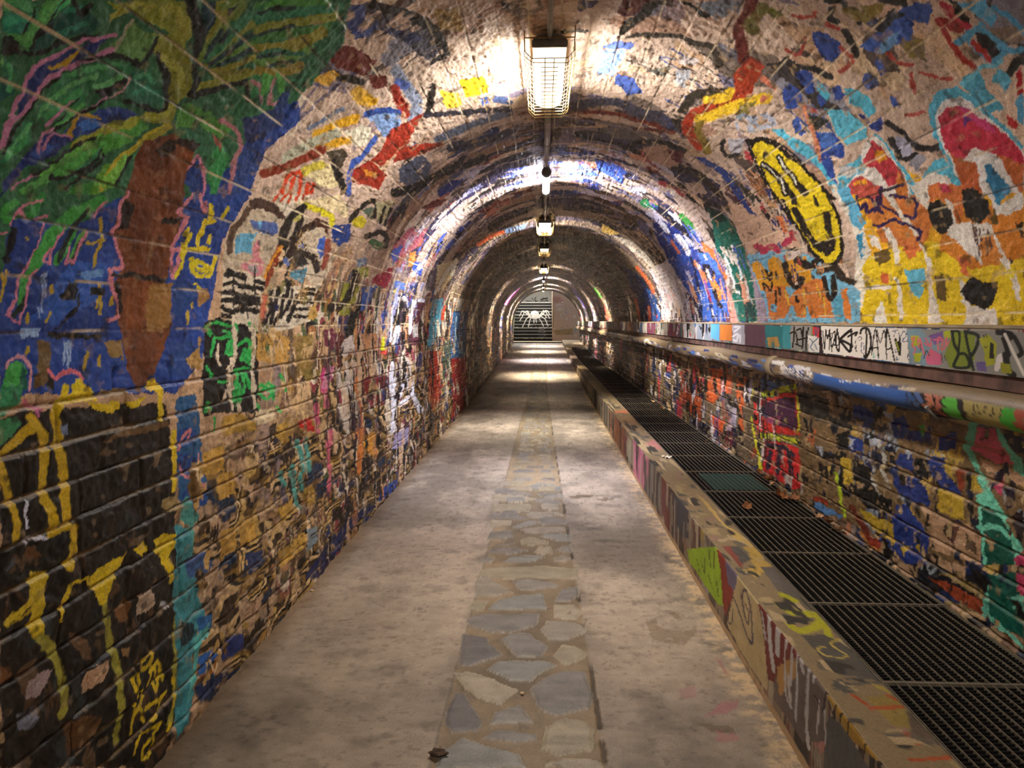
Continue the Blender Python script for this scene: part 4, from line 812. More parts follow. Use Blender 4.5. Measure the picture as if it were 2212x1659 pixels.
T.P('F', 'dcdce6', '1470,1130 1520,1110 1500,1280 1440,1290 1460,1200', wear=0.15); T.P('F', '221e2a', '1530,1130 1580,1140 1560,1280 1500,1290', wear=0.2); T.L('F', '1a2a6a', 24, '1420,1180 1410,1280'); T.P('F', 'b0aaa4', '1620,1120 1660,1100 1670,1200 1630,1230', wear=0.3)
T.P('F', 'c0b4b0', '1040,1240 1110,1200 1120,1300 1060,1400 1010,1340', wear=0.3); T.P('F', '1c1818', '1140,1200 1200,1260 1200,1380 1150,1340', wear=0.3); T.L('F', 'c0387a', 40, '870,1500 860,1659', wear=0.2); T.L('F', 'd8d81e', 24, '1370,1230 1370,1320', wear=0.2); T.P('F', 'e05040', '1370,1330 1400,1330 1390,1370 1350,1360', wear=0.2)
T.P('F', '6a3040', '860,1160 960,1140 1000,1240 940,1330 880,1300', wear=0.4); T.P('F', 'b07c50', '1180,1190 1360,1180 1340,1330 1220,1320', wear=0.4); T.P('F', 'c07a94', '880,1480 960,1460 900,1659 840,1659', wear=0.4)
for q in ('1000,1500 990,1659', '1060,1440 1080,1659', '1130,1440 1110,1659'): T.L('F', 'c8bcb4', 36, q, wear=0.3)
T.L('F', 'd07a40', 46, '1190,1440 1150,1659', wear=0.25); T.P('F', '7a2428', '1190,1580 1280,1540 1250,1659 1190,1659', wear=0.2); T.P('F', '7a2428', '1300,1560 1390,1540 1400,1659 1330,1659', wear=0.25)
for q in ('1450,1440 1440,1659', '1500,1500 1460,1640', '1600,1420 1590,1659', '1540,1380 1560,1560'): T.L('F', 'dcdce8', 30, q, wear=0.3)
T.P('F', '141216', '1500,1440 1580,1420 1560,1560 1520,1640 1480,1560', wear=0.35)
T.P('F', '4a9ab8', '1790,900 1880,880 1900,1000 1840,1180 1790,1340 1750,1280 1780,1060', wear=0.25); T.L('F', 'd8d8c8', 24, '1840,1080 1850,1240 1830,1340', wear=0.2); T.L('F', 'a83a24', 30, '1900,960 1880,1060', wear=0.2)
T.P('F', 'a82c20', '1770,1340 1860,1330 1880,1500 1850,1659 1770,1659', wear=0.2); T.P('F', 'a09a94', '1980,880 2120,900 2100,1000 1970,990', wear=0.3); T.P('F', '2a5c92', '1960,1000 2090,1000 2080,1390 1950,1400', wear=0.15); T.P('F', '8a1f24', '1960,1400 2080,1390 2090,1659 1960,1659', wear=0.12)
for q in ('2000,1040 1990,1300', '2040,1080 2030,1350'): T.L('F', '9ac0d8', 10, q, wear=0.3)
T.P('F', '3a4a40', '1880,1240 1950,1240 1950,1600 1880,1600', wear=0.4); T.P('F', 'c8b890', '1840,600 2000,560 1960,700 1880,820 1820,760', wear=0.5)
for q in ('1960,600 1860,760 1820,840', '1920,660 1840,820', '2000,560 1960,680'): T.L('F', 'd8d4c8', 26, q, wear=0.3)
# ---------------------------------------------------------------- rings of the deep vault seen under lamps two and three
tags(T, S_SP+0.1, S_AP+0.3, 5.9, 8.4, 60, '4a62b8 c8c4d8 e8d8c8 3a4a98 b86a50 9a9ac0'.split(), 0.18, 0.03, 95)
tags(T, S_AP-0.2, S_SR-0.4, 5.9, 8.2, 50, '4a62b8 c8c4d8 e8d8c8 3a4a98 c88a6a b0a8b8'.split(), 0.16, 0.03, 96)
T.P('Z', '6a88b8', '850,520 960,490 1000,480 980,510 880,540', wear=0.2); T.L('Z', 'b8522a', 22, '720,600 800,550 860,530', wear=0.2)
T.P('Z', '2a3a80', '480,300 560,240 640,230 560,300 500,330', wear=0.3); T.P('Z', '3a58b0', '1380,110 1480,130 1560,180 1540,260 1400,180', wear=0.35); T.P('Z', '6a2a24', '390,400 460,350 560,340 480,390', wear=0.3)
T.P('Y', '6a5aa8', '1380,330 1460,380 1600,560 1660,680 1600,640 1500,480', wear=0.2); T.P('Y', 'b05a90', '540,600 620,500 760,380 700,480 600,620', wear=0.2); T.P('Y', 'c04a3a', '1880,640 1960,800 1900,800', wear=0.3); T.P('Y', '5aa04a', '1700,360 1760,380 1850,520 1800,500', wear=0.3); T.P('Y', '2a6a9a', '1660,720 1700,760 1690,820 1660,800', wear=0.2)
# ---------------------------------------------------------------- lower right wall
T.P('M', '7a6242', '0,100 760,230 1700,460 2212,640 2212,1659 1660,1659 700,1300 0,1000', wear=0.15)
T.P('L', '6e5c44', '240,0 640,60 1660,330 1660,900 1300,980 700,540 240,200', wear=0.2)
tags(T, LW+LA+0.2, LTOT, 4.6, 7.5, 60, 'c05a28 b04a20 3a2a20 a89890 d88a5a 1e1a1e'.split(), 0.09, 0.014, 97)
T.P('L', 'c0562a', '660,170 780,120 860,160 850,560 800,640 740,480 660,420', wear=0.35); T.P('L', 'c85a28', '900,130 1040,150 1040,330 960,440 890,420', wear=0.4); T.P('L', 'c85a28', '1060,190 1110,200 1110,360 1050,350', wear=0.15)
T.P('L', 'c8602c', '1150,220 1240,200 1230,400 1200,520 1220,700 1170,640 1180,480 1140,330', wear=0.25); T.P('L', 'c8582a', '930,520 1040,600 1040,700 930,640', wear=0.3)
for q in ('760,140 770,360', '800,160 830,360', '850,150 860,400', '900,180 880,330', '960,240 980,360', '1150,310 1210,320 1220,400', '1150,460 1190,560', '1060,640 1060,740', '1170,640 1190,780', '1080,380 1100,460', '730,180 740,300'): T.L('L', '1c1612', 30, q, wear=0.2)
T.P('L', '2a1c20', '1060,700 1110,640 1160,700 1150,860 1080,820', wear=0.3); T.P('L', 'a89ca8', '1120,420 1150,400 1140,640 1060,680 1100,560', wear=0.3); T.P('L', 'a8a0b0', '1240,220 1290,240 1270,420 1240,380', wear=0.3)
T.P('L', '4a68a0', '1360,230 1600,280 1420,330 1350,330', wear=0.4)
T.P('L', 'd8342c', '1290,420 1380,410 1500,370 1660,330 1670,520 1680,690 1560,660 1420,640 1350,620 1400,820 1300,600', wear=0.12); T.P('L', 'c8d42a', '1350,350 1440,330 1560,290 1660,270 1660,320 1540,350 1380,400', wear=0.1)
T.P('L', '4a2440', '1400,430 1560,390 1650,390 1660,680 1500,620 1330,520', wear=0.3); T.P('L', '9a4468', '1400,560 1540,540 1520,620 1420,610', wear=0.3); T.P('L', 'dc342c', '1350,620 1560,650 1690,690 1690,720 1340,680', wear=0.1)
T.P('L', 'c8d42a', '1350,690 1560,720 1690,750 1680,790 1540,760 1360,730', wear=0.1); T.P('L', 'd8302e', '1370,760 1560,770 1690,830 1700,1160 1640,1180 1540,1120 1380,1010', wear=0.15)
for q in ('1420,800 1560,820 1640,880', '1440,860 1420,980', '1520,850 1500,1020', '1600,880 1620,1060', '1560,1060 1600,1120'): T.L('L', '3a2a3a', 46, q, wear=0.4)
T.P('L', 'c8b8b0', '1560,1040 1620,1060 1610,1180 1560,1130', wear=0.3)
for q in ('1660,340 1680,520 1670,700', '1270,560 1290,700 1330,860 1360,1000', '1300,260 1290,400', '1360,720 1350,860 1370,990'): T.L('L', 'd8d42a', 20, q, wear=0.1)
for q in ('440,60 450,200', '560,100 560,300', '340,60 350,220', '620,100 640,360'): T.L('L', '2a3a6a', 26, q, wear=0.4)
tags(T, LW+LA+0.2, LTOT, 7.5, 12, 50, '2a3a6a c8b048 8a2a3a d8ccbc 2a2a24 4a6a8a'.split(), 0.1, 0.014, 98)
tags(T, LW+LA+0.18, LW+LA+1.0, 2.0, 4.4, 120, '1c2a58 14130f 2c4484 8a929c b89a4a 141a2c'.split(), 0.09, 0.013, 99)
T.P('M', '2a2620', '290,180 540,240 560,380 740,470 740,520 430,420 300,350', wear=0.4)
for q in ('740,290 860,310 920,400 900,490 760,460 740,380', '1080,420 1200,380 1230,520 1180,590 1090,560', '1230,520 1420,480 1440,620 1290,610 1200,590', '1380,730 1560,740 1500,800 1660,1030 1690,1130 1560,1040 1430,900', '1100,890 1260,920 1390,1000 1400,1160 1240,1130 1100,1000', '1110,1130 1200,1140 1390,1400 1390,1659 1210,1659 1090,1520 1090,1330', '1150,700 1250,720 1270,860 1120,810', '1490,560 1620,530 1620,680 1480,680', '730,540 850,600 840,700 740,700'):
    T.P('M', '20357a', q, wear=0.35)
for q in ('430,640 560,720 620,700 600,760 480,750', '760,760 900,830 930,960 880,1000 760,930', '770,960 1080,1100 1080,1240 1000,1230 860,1160 760,1060', '600,560 740,500 720,690 600,660', '920,320 1010,300 1070,500 980,520', '1270,740 1390,760 1400,940 1280,880', '620,360 720,350 740,430 640,430'):
    T.P('M', '12110f', q, wear=0.3)
for q in ('1000,350 1100,370 1080,520 1060,500', '440,640 500,660 490,740', '720,560 780,590 760,700', '920,570 980,600 960,690 900,660', '1180,660 1230,700 1220,780'): T.P('M', 'a0a4b0', q, wear=0.3)
for q in ('980,620 1020,740 1000,860', '1020,880 1060,1000', '940,820 920,960 980,1060'): T.L('M', 'b8b4ac', 30, q, wear=0.35)
for q in ('650,740 740,760 760,960 700,980 660,880', '1480,1000 1600,1040 1680,1080 1700,1280 1580,1240 1470,1180', '1510,790 1610,800 1600,920', '1710,880 1800,900 1870,1040 1760,1060', '800,1180 960,1260 1090,1310 1090,1480 950,1380 860,1290', '1140,1500 1220,1500 1200,1600', '1270,1480 1310,1500 1310,1590'): T.P('M', 'b89a30', q, wear=0.25)
T.L('M', 'b8d02a', 36, '610,880 640,1000 650,1120 670,1230', wear=0.1); T.L('M', '14121a', 34, '660,900 680,1040 730,1050 750,980', wear=0.1)
for q in ('520,820 540,960', '590,760 570,900', '480,850 480,930', '340,420 350,540', '390,430 400,560'): T.L('M', '1a1816', 24, q, wear=0.2)
T.P('M', '8a3a1c', '1640,820 1700,830 1690,1060 1650,1000', wear=0.2); T.L('M', '1a1410', 34, '1720,840 1740,980 1720,1080', wear=0.2); T.L('M', '6a2c1a', 60, '750,1190 800,1280 880,1380', wear=0.2)
T.P('M', '5a88c0', '380,1100 520,1160 660,1240 640,1260 520,1230 420,1180', wear=0.2); T.P('M', '9a2c20', '390,1080 470,1090 540,1120 540,1150 450,1120', wear=0.3); T.P('M', '3aae4a', '1310,480 1340,450 1360,570 1330,540', wear=0.1)
T.P('M', 'b07a40', '800,1360 900,1430 1000,1510 980,1560 860,1480 800,1410', wear=0.3); T.P('M', '8c3424', '800,1350 1000,1480 990,1530 880,1480', wear=0.3)
T.P('M', 'b89474', '1310,1150 1500,1240 1830,1380 1840,1659 1400,1520 1410,1320', wear=0.2); T.P('M', '6a4438', '1560,1330 1640,1320 1600,1480 1550,1440', wear=0.4); T.P('M', '5a4430', '1700,1390 1800,1470 1820,1580 1700,1500', wear=0.4); T.L('M', '1c1812', 30, '1400,1240 1370,1340', wear=0.2)
T.P('M', '70ccb0', '1740,440 1830,450 1780,600 1770,700 1860,860 1960,1080 2100,1360 2212,1500 2212,1640 2090,1659 1860,1659 1830,1300 1810,1100 1870,1020 1760,790 1700,660', wear=0.1)
T.P('M', '70ccb0', '1960,490 2020,520 2212,830 2212,920 2130,850 2040,700', wear=0.1)
T.P('M', 'c8586e', '1830,480 1950,500 2000,600 2130,820 1990,800 1860,720 1760,660 1790,560', wear=0.1); T.P('M', 'c09a78', '1840,740 1960,800 2130,850 2212,920 2212,1000 2000,880 1900,860', wear=0.3)
T.P('M', '0e5a4a', '1840,1160 1930,1180 2060,1330 2100,1420 2110,1659 1890,1659 1870,1400', wear=0.15); T.L('M', '70ccb0', 40, '1830,1330 1960,1340 2080,1420', wear=0.2)
T.P('M', '20182e', '1930,940 2000,840 2080,800 2080,860 2000,1000 1940,1020', wear=0.15); T.P('M', '1e1428', '2040,1020 2100,920 2140,960 2130,1100 2080,1200 2050,1120', wear=0.15); T.P('M', 'c04a6a', '1960,1000 2040,900 2050,960 2010,1080', wear=0.15); T.P('M', 'b08a70', '1890,880 1950,880 1930,960', wear=0.3)
T.P('M', '141a2c', '2020,520 2212,560 2212,800 2140,700', wear=0.15); T.P('M', '2a1c20', '2130,1220 2212,1180 2212,1460 2120,1330', wear=0.3); T.P('M', 'c03a6a', '2110,1600 2212,1520 2212,1659 2120,1659', wear=0.2)
T.P('N', '70c4ac', '1840,0 1900,0 1900,260 2000,420 2212,620 2212,660 2050,500 1840,370', wear=0.15); T.P('N', '0e5648', '1900,0 2110,0 2140,140 2212,280 2212,560 2060,470 1900,340', wear=0.2); T.P('N', 'c03a62', '2130,0 2212,0 2212,210 2140,140', wear=0.2); T.P('N', '70c4ac', '2120,200 2212,200 2212,380 2130,310', wear=0.25)
T.P('N', '9a4428', '1400,20 1860,220 1840,360 1640,240', wear=0.3); T.P('N', '8a7440', '1480,0 1640,0 1860,150 1850,200', wear=0.4)
runs(T, lft*sstep(4.2, 6, T.B), 'b0a498 6a2434 2a3a6a 1a1618 c88a60'.split(), 0.36, 665, 0.3, 70)
runs(T, lft*sstep(3.4, 5, T.B), '1c1814 2a1e18 d8c8b0 3a2a34 14110f c8a888'.split(), 0.37, 661, 0.3, 60)
runs(T, rgt*sstep(6, 8, T.B), 'b83a4a 2a3a7a d8d0d0 1a1a24 6a5a6a'.split(), 0.38, 675, 0.3, 70)
runs(T, rgt*sstep(4.4, 6, T.B), '1c1a24 d8ccc4 24243a 14110f c8a890 6a3a34'.split(), 0.35, 671, 0.3, 60)
runs(T, lowr, '14120f 1a2238 a89068 2a2018'.split(), 0.31, 681, 0.08, 40)
palm_gain = sstep(3.5, 2.6, T.B)*sstep(1.3, 1.5, T.A)*sstep(S_AP-0.5, S_AP-0.8, T.A)
T.C *= (1+0.45*palm_gain)[..., None]  # light lacking on the near palm, painted in as brighter colour
# ================================================================== kerb
tags(KF, 0, 0.4, 1.4, 12, 200, '6a5a50 8a6a5a 9a948c 7a4038 a08a4a 5a5a58 b07a70'.split(), 0.09, 0.014, 110)
tags(KF, 0, 0.4, 12, 33, 60, '8a7a3a 6a4a44 9a948c 7a6a7a a8925a'.split(), 0.2, 0.03, 111)
for q, c in (('1260,60 1300,40 1330,60 1370,300 1300,180', '7a7a50'), ('1330,60 1440,220 1450,400 1370,300', '7a7a70'), ('1450,220 1590,400 1590,680 1460,450', 'a0684a'), ('1560,420 1640,480 1640,720 1590,660', '8a4a4a'), ('1600,440 1650,500 1650,790 1590,700', 'a8a48c'), ('1650,470 1800,600 1750,940 1650,800', 'b06a7c'), ('1790,600 1890,740 1880,1060 1760,930', '7a7468'), ('1890,740 1980,840 1960,1260 1890,1080', '7a443c'), ('1960,860 2120,1060 2120,1300 1960,1240', '4a4a52')):
    KF.P('Q', c, q, wear=0.25)
for q in ('1660,520 1670,800', '1720,560 1700,860', '1760,620 1740,900'): KF.L('Q', 'd07a98', 26, q, wear=0.3)
runs(KF, sstep(1.2, 1.6, KF.B), '5a5048 8a7a68 4a3a34 a89a84 6a4a40 3a3634'.split(), 0.5, 691, 0.5, 60)
KF.P('R', '98b82c', '410,0 480,0 660,0 700,200 720,480 680,470 600,350 430,100', wear=0.05); KF.P('R', '8c3626', '660,0 720,0 870,200 800,420 740,560 720,480 700,200', wear=0.15); KF.P('R', '6a6078', '730,60 870,200 810,380 760,300', wear=0.4)
for q in ('560,60 560,200', '600,20 610,160', '640,40 640,180', '500,100 520,200', '600,240 630,330', '660,260 680,400', '540,130 550,180'): KF.L('R', '5a5a1e', 14, q)
KF.P('R', 'bca87c', '850,190 990,340 1030,560 1080,800 1100,1200 900,900 750,620 810,400', wear=0.03); KF.P('R', '74302a', '990,340 1300,640 1500,900 1760,1190 1700,1200 1500,1000 1300,940 1160,1140 1100,1100 1060,700', wear=0.1)
KF.L('R', '5c4e58', 22, '800,410 850,520 900,680 960,800 970,700 950,500 920,390 900,370 880,430 900,560 930,640 940,560 910,490'); KF.L('R', '5c4e58', 16, '750,560 780,630 800,590 800,500')
KF.P('R', '6a5e58', '1160,1100 1240,980 1500,1020 1600,1260 1600,1640 1400,1620 1160,1260', wear=0.2); KF.P('R', 'a07e34', '1500,1010 1700,1190 1890,1380 2212,1700 2150,1900 1800,1640 1620,1300', wear=0.08)
KF.P('R', 'b08850', '1180,1010 1290,950 1350,990 1340,1100 1200,1240', wear=0.3)
for q, w in (('1110,560 1120,800 1150,1020', 60), ('1190,650 1180,900', 60), ('1260,720 1240,1000', 24), ('1300,820 1300,1150', 24), ('1350,820 1350,1160 1340,1440', 26), ('1380,950 1400,1060', 50), ('1460,930 1440,1180 1430,1520', 40), ('1480,960 1490,1160', 30), ('1240,960 1260,1240 1300,1340', 30), ('1540,1320 1520,1560', 26), ('1580,1320 1600,1659', 26), ('1280,1100 1290,1280', 50), ('1050,560 1080,760', 30), ('1440,1560 1450,1659', 60)):
    KF.L('R', 'bab6b4', w, q, wear=0.2)
for q in ('1600,1240 1570,1400', '1620,1330 1660,1440 1680,1600 1690,1659', '1690,1290 1660,1600', '1720,1640 1720,1440 1760,1380 1780,1460 1770,1640', '1940,1500 1940,1620 1920,1600', '1540,1060 1550,1120', '1500,1260 1540,1340'): KF.L('R', '1a1812', 20, q)
for q in ('930,1560 920,1659', '1000,1480 980,1659', '1090,1550 1070,1659', '870,1280 850,1500'): KF.L('N', '1a1812', 18, q)
KF.P('R', '96443c', '1580,1150 1620,1150 1740,1210 1720,1250 1640,1220', wear=0.1); KF.P('N', '9c5264', '880,1340 960,1350 980,1450 940,1530 890,1480', wear=0.15); KF.P('N', '5a5a58', '540,1200 640,1260 900,1659 500,1659', wear=0.3); KF.P('N', '7c9a2c', '1190,1560 1250,1600 1260,1659 1180,1659')
KF.put((slice(None), slice(0, 12)), np.ones(KF.A[:, 0:12].shape, np.float32)*0.75, 'c0a27c', wear=0.45)
tags(KT, 0.94, 1.16, 1.4, 14, 160, '8a7a5a a89468 6a6258 b09a70 9a7a6a c0aa84 5a564e'.split(), 0.07, 0.012, 112)
KT.P('R', 'c2a050', '860,0 1040,0 1140,160 1000,270 880,200 1000,180 940,120', wear=0.1); KT.P('R', '8a4a3c', '710,0 780,0 900,140 880,190', wear=0.2); KT.P('R', '5a5650', '780,0 860,0 960,110 880,150', wear=0.2)
KT.P('L', 'c8a860', '800,1200 900,1280 1060,1480 1340,1659 1160,1659 1080,1520 960,1400', wear=0.15); KT.P('L', 'c08078', '330,800 500,720 560,830 400,840', wear=0.35); KT.P('L', 'c87a58', '100,500 240,500 230,520 110,520', wear=0.2); KT.P('L', 'b89a70', '100,560 260,540 330,660 200,680', wear=0.3)
KT.P('R', '6a625a', '1040,180 1140,170 1500,480 1400,520 1200,400', wear=0.3)
for q, w in (('1230,420 1400,500 1560,600', 70), ('1200,500 1300,560 1420,560', 70), ('1280,650 1360,720 1500,690 1560,640', 70), ('1560,640 1600,700 1620,770', 60), ('1330,560 1500,600', 50)): KT.L('R', 'b8b428', w, q, wear=0.35)
KT.P('R', '5e5850', '1380,760 1560,750 1700,800 2100,1120 2212,1230 1960,1120 1700,1090', wear=0.15)
KT.L('N', 'c8b058', 18, '740,640 750,590 700,560 600,570 560,600 650,660 700,700 680,720 560,710 460,660 470,630 520,630')
KT.P('N', 'b09a4a', '890,920 1000,960 1100,1030 1060,1020 940,970', wear=0.1); KT.P('N', '9a8444', '860,1050 1100,1040 1220,1180 1230,1320 1100,1300 980,1180', wear=0.3)
for q in ('1050,1040 1240,1120 1330,1160 1450,1270', '900,1150 1200,1140', '1080,1390 1300,1360 1550,1340', '1270,1450 1460,1420 1600,1500 1700,1500', '1240,1590 1500,1580 1720,1540 1860,1659', '750,1040 860,1110'): KT.L('N', 'b4572c', 40, q, wear=0.25)
KT.P('N', '6a5a4c', '1220,1180 1400,1240 1600,1480 1300,1440 1240,1330', wear=0.3)
KT.C *= 0.85; runs(KT, np.ones(KT.A.shape), '4a443c 6a6052 b09a74 3a362f'.split(), 0.4, 701, 0.08, 20)
# ================================================================== fascia of the ledge
rg = np.random.default_rng(21)
yq = 3.0
pal = 'a8a098 8a8884 c8c0b8 6a8a4a b85a50 3a6a9a d8ccc0 2a2a34 4a9ab0 c88a4a 7a3a5a 9aa0a8 5a4a8a'.split()
while yq < 33:
    w = rg.uniform(0.15, 0.6)*(1+yq/12); G.poly_ab(pal[rg.integers(len(pal))], [(1.38, yq), (1.6, yq), (1.6, yq+w), (1.38, yq+w)], wear=0.15); yq += w
tags(G, 1.42, 1.57, 3.5, 30, 260, pal+['14120f', 'e8e4dc', '14120f'], 0.06, 0.010, 120)
runs(G, np.ones(G.A.shape), '1c1a1e d8d0c8 6a5a50 2a3a5a 3a6a5a 8a3a3a 9a948c'.split(), 0.52, 711, 0.3, 70)
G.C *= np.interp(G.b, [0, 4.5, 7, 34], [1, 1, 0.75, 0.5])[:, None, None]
G.P('K', '5aa0c8', '930,1180 1000,1180 1000,1330 930,1300', wear=0.1); G.P('K', 'd07a34', '1005,1190 1110,1190 1110,1330 1010,1320', wear=0.1); G.P('K', 'b8b4bc', '1115,1190 1220,1190 1220,1370 1115,1345', wear=0.1)
for q in ('1130,1210 1180,1210 1130,1250', '1120,1290 1160,1270 1150,1330 1125,1320', '1180,1280 1180,1340'): G.L('K', 'f0f0f4', 14, q)
G.P('K', '6a4a58', '1220,1190 1390,1195 1400,1380 1220,1365', wear=0.2); G.P('K', '2a7a80', '1390,1195 1590,1205 1590,1390 1400,1380', wear=0.15); G.P('K', 'b08a4a', '1410,1300 1500,1290 1520,1380 1420,1380', wear=0.4)
G.P('V', '8e8b87', '40,55 230,60 230,300 0,275', wear=0.03); G.P('V', '3a8a94', '-40,50 25,55 40,280 -40,270', wear=0.2)
for q in ('70,70 60,200 50,260', '90,100 130,90 140,160', '150,70 150,220 140,270', '180,110 180,290', '30,130 80,120 100,240', '110,190 190,170', '80,230 130,250', '200,80 190,130'): G.L('V', '17140f', 14, q)
G.P('V', 'd8d4d0', '195,150 300,160 300,310 200,300', wear=0.05); G.P('V', 'c83038', '235,70 300,75 295,170 240,140', wear=0.05); G.P('V', '2a1a18', '300,65 322,65 330,320 300,312')
for q in ('260,90 270,150 290,80', '210,180 240,210 220,260 250,290', '260,230 280,280', '240,220 290,170'): G.L('V', 'f0e8e8' if q[0] == '2' and q[2] == '0,' else '30607a', 8, q)
G.P('V', 'e6e0d8', '318,60 1115,85 1140,410 340,315', wear=0.0, shade=0.03)
# lettering on the white board
for q, w in (('335,110 345,230 350,280', 8), ('360,95 350,270', 10), ('362,95 378,180 400,95 395,280', 11), ('405,140 418,130 425,160 412,175 405,150', 8), ('408,180 420,300', 10), ('430,130 450,110 440,200 420,260', 11),
             ('470,90 455,220 480,300 490,230 470,100', 14), ('440,240 470,240', 12), ('500,180 580,110 600,110', 24), ('500,190 590,240 580,300 490,190', 22), ('600,90 605,260', 16), ('570,160 650,120 640,150', 18), ('630,250 650,300 640,210 650,190', 6), ('660,180 680,160 700,180 670,200', 5)):
    G.L('V', '17140f', w, q)
for q, w in (('735,95 745,200 730,355', 16), ('685,130 700,90 750,85 780,160 780,260 740,355 720,340', 20), ('790,330 825,90 855,360', 11), ('780,270 850,260', 11), ('840,100 870,220 910,100 930,370', 9), ('935,90 960,180 1005,390', 13), ('930,90 925,270 980,260', 12)):
    G.L('V', '17140f', w, q)
G.P('V', '20200f', '1000,180 1020,170 1035,220 1050,150 1065,180 1060,340 1040,330 1015,240', wear=0.1); G.L('V', '9aa02a', 10, '1020,210 1045,290')
for q in ('985,110 1040,100', '1010,105 1000,160', '1040,120 1060,160 1090,110 1115,150 1075,200', '1080,160 1085,210 1120,200', '1130,200 1125,340 1140,390', '1010,280 1020,310 1005,300', '1030,340 1020,380 1040,370', '700,210 690,290 720,320 715,220'): G.L('V', '3a4a78', 6, q)
G.L('V', '6ac0b0', 6, '810,310 805,360 825,340')
G.P('V', '8c8c86', '1118,85 2230,120 2230,560 1140,410', wear=0.03, shade=0.05)
G.P('V', '7a98a8', '1125,90 1250,95 1440,300 1440,440 1150,410', wear=0.3); G.P('V', 'b0b82a', '1160,150 1230,150 1240,240 1160,260', wear=0.25); G.P('V', 'b0b82a', '1180,320 1260,310 1240,400 1190,390', wear=0.2); G.P('V', 'd0688a', '1290,360 1340,270 1440,330 1440,430 1310,420', wear=0.25); G.P('V', '7a5a98', '1320,150 1450,110 1460,200 1380,240', wear=0.35); G.P('V', 'b0b82a', '1460,110 1520,105 1530,170 1470,180', wear=0.15)
for q in ('1160,180 1190,170 1170,240 1200,280 1180,320', '1220,170 1230,260', '1245,180 1280,330 1240,190', '1290,170 1330,250 1280,220', '1340,180 1350,330', '1370,190 1450,190 1410,170 1410,290', '1460,190 1440,290 1530,190', '1490,160 1480,250'): G.L('V', 'd86a78', 12, q)
for q in ('1240,230 1250,290', '1280,360 1300,290 1330,340', '1440,320 1450,400', '1470,330 1480,380'): G.L('V', '3a3a4a', 8, q)
G.P('V', '7c8c2e', '1470,330 1560,100 1760,130 1740,470 1520,450', wear=0.25)
for q, w in (('1540,110 1560,230 1600,320 1560,440 1700,440 1670,330 1610,320', 26), ('1560,110 1610,130 1600,300', 22), ('1660,110 1690,260 1740,470', 24), ('1680,120 1780,150 1770,250 1720,340', 30)): G.L('V', '16231a', w, q)
G.P('V', 'a8ac2a', '1790,180 1880,140 1960,230 1940,420 1850,440 1840,300', wear=0.2); G.P('V', '1c1a12', '1900,210 1930,230 1930,370 1890,360', wear=0.1); G.P('V', '6a5a90', '1760,400 1850,390 1870,490 1780,480', wear=0.35); G.P('V', 'dcd8d4', '1930,470 1960,340 2000,310 2030,400 1960,490', wear=0.1)
for q, w in (('1970,120 2090,140 2060,190', 50), ('2120,160 2190,300 2160,340', 40), ('2040,330 2060,470 2110,520', 60), ('2020,180 2070,330', 40)): G.L('V', '14120f', w, q)
G.L('V', 'dcd8d0', 26, '2035,140 2110,300 2212,520'); G.P('V', '9a9a2a', '1990,400 2080,420 2100,510 2000,500', wear=0.3); G.L('V', '2a2a30', 6, '1830,140 1840,170 1850,140 1870,165'); G.L('V', '2a2a30', 8, '1840,250 1855,265 1870,250')
# ================================================================== pipe paint: dust on top, colour on the flank
PP.C[:] *= (0.6+0.45*PP.wear)[..., None]
tags(PP, -1.2, 0.55, 2.9, 18, 320, '2a4a9a c8c4c8 1e2a5a 4a78b8 b8a888 e0dcd8'.split(), 0.13, 0.02, 131)
def pband(c, u0, u1, v0, v1, **kw):
    y0 = hit_pipe(u0, v0)[1]; y1 = hit_pipe(u1, v1)[1]
    PP.poly_ab(c, [(-1.6, y0), (0.28, y0), (0.28, y1), (-1.6, y1)], **kw)
V2 = lambda x, y: (1700+x*512/2212, 690+y*512/2212)
def vb(c, x0, x1, **kw):
    f = lambda x: 560+(x/2212.0)*420
    (a, b), (e, d) = V2(x0, f(x0)), V2(x1, f(x1)); pband(c, a, e, b, d, **kw)
vb('2f5ea8', 280, 1120, wear=0.1); vb('14181c', 1120, 1210); vb('2a5490', 1130, 1180, wear=0.2); vb('4a68a0', 1205, 1260); vb('15161a', 1260, 1300); vb('c0785c', 1300, 1370, wear=0.1); vb('17140f', 1370, 1395); vb('b86a58', 1395, 1445, wear=0.1); vb('17140f', 1445, 1480); vb('55b83e', 1480, 1605, wear=0.05); vb('17140f', 1605, 1660)
vb('a89a5a', 1660, 1985, wear=0.05); vb('3fae34', 1985, 2110, wear=0.05); vb('a8503c', 2115, 2212, wear=0.1); vb('d8ccc0', 0, 60, wear=0.3)
for i in range(9):
    vb('e4e0e0', 20+i*28, 34+i*28, wear=0.35); vb('22306c', 34+i*28, 42+i*28, wear=0.25)
for q in ('1690,800 1720,820', '1700,830 1740,790', '1740,870 1760,820 1740,800', '1760,800 1840,820', '1770,840 1830,850', '1700,885 1715,885', '1760,885 1830,885 1840,850', '1880,850 1900,905', '1880,910 1905,908', '1920,850 1910,900', '1990,840 1960,860 1990,870 1970,940', '1900,830 1905,835'): PP.L('V', '2a2818', 8, q, smooth=False)
for q in ('490,570 530,540', '530,580 560,550 580,580', '600,570 640,545', '650,570 690,550', '500,630 540,670 580,680', '840,600 900,590'): PP.L('V', 'dcd8d4', 10, q, wear=0.1)
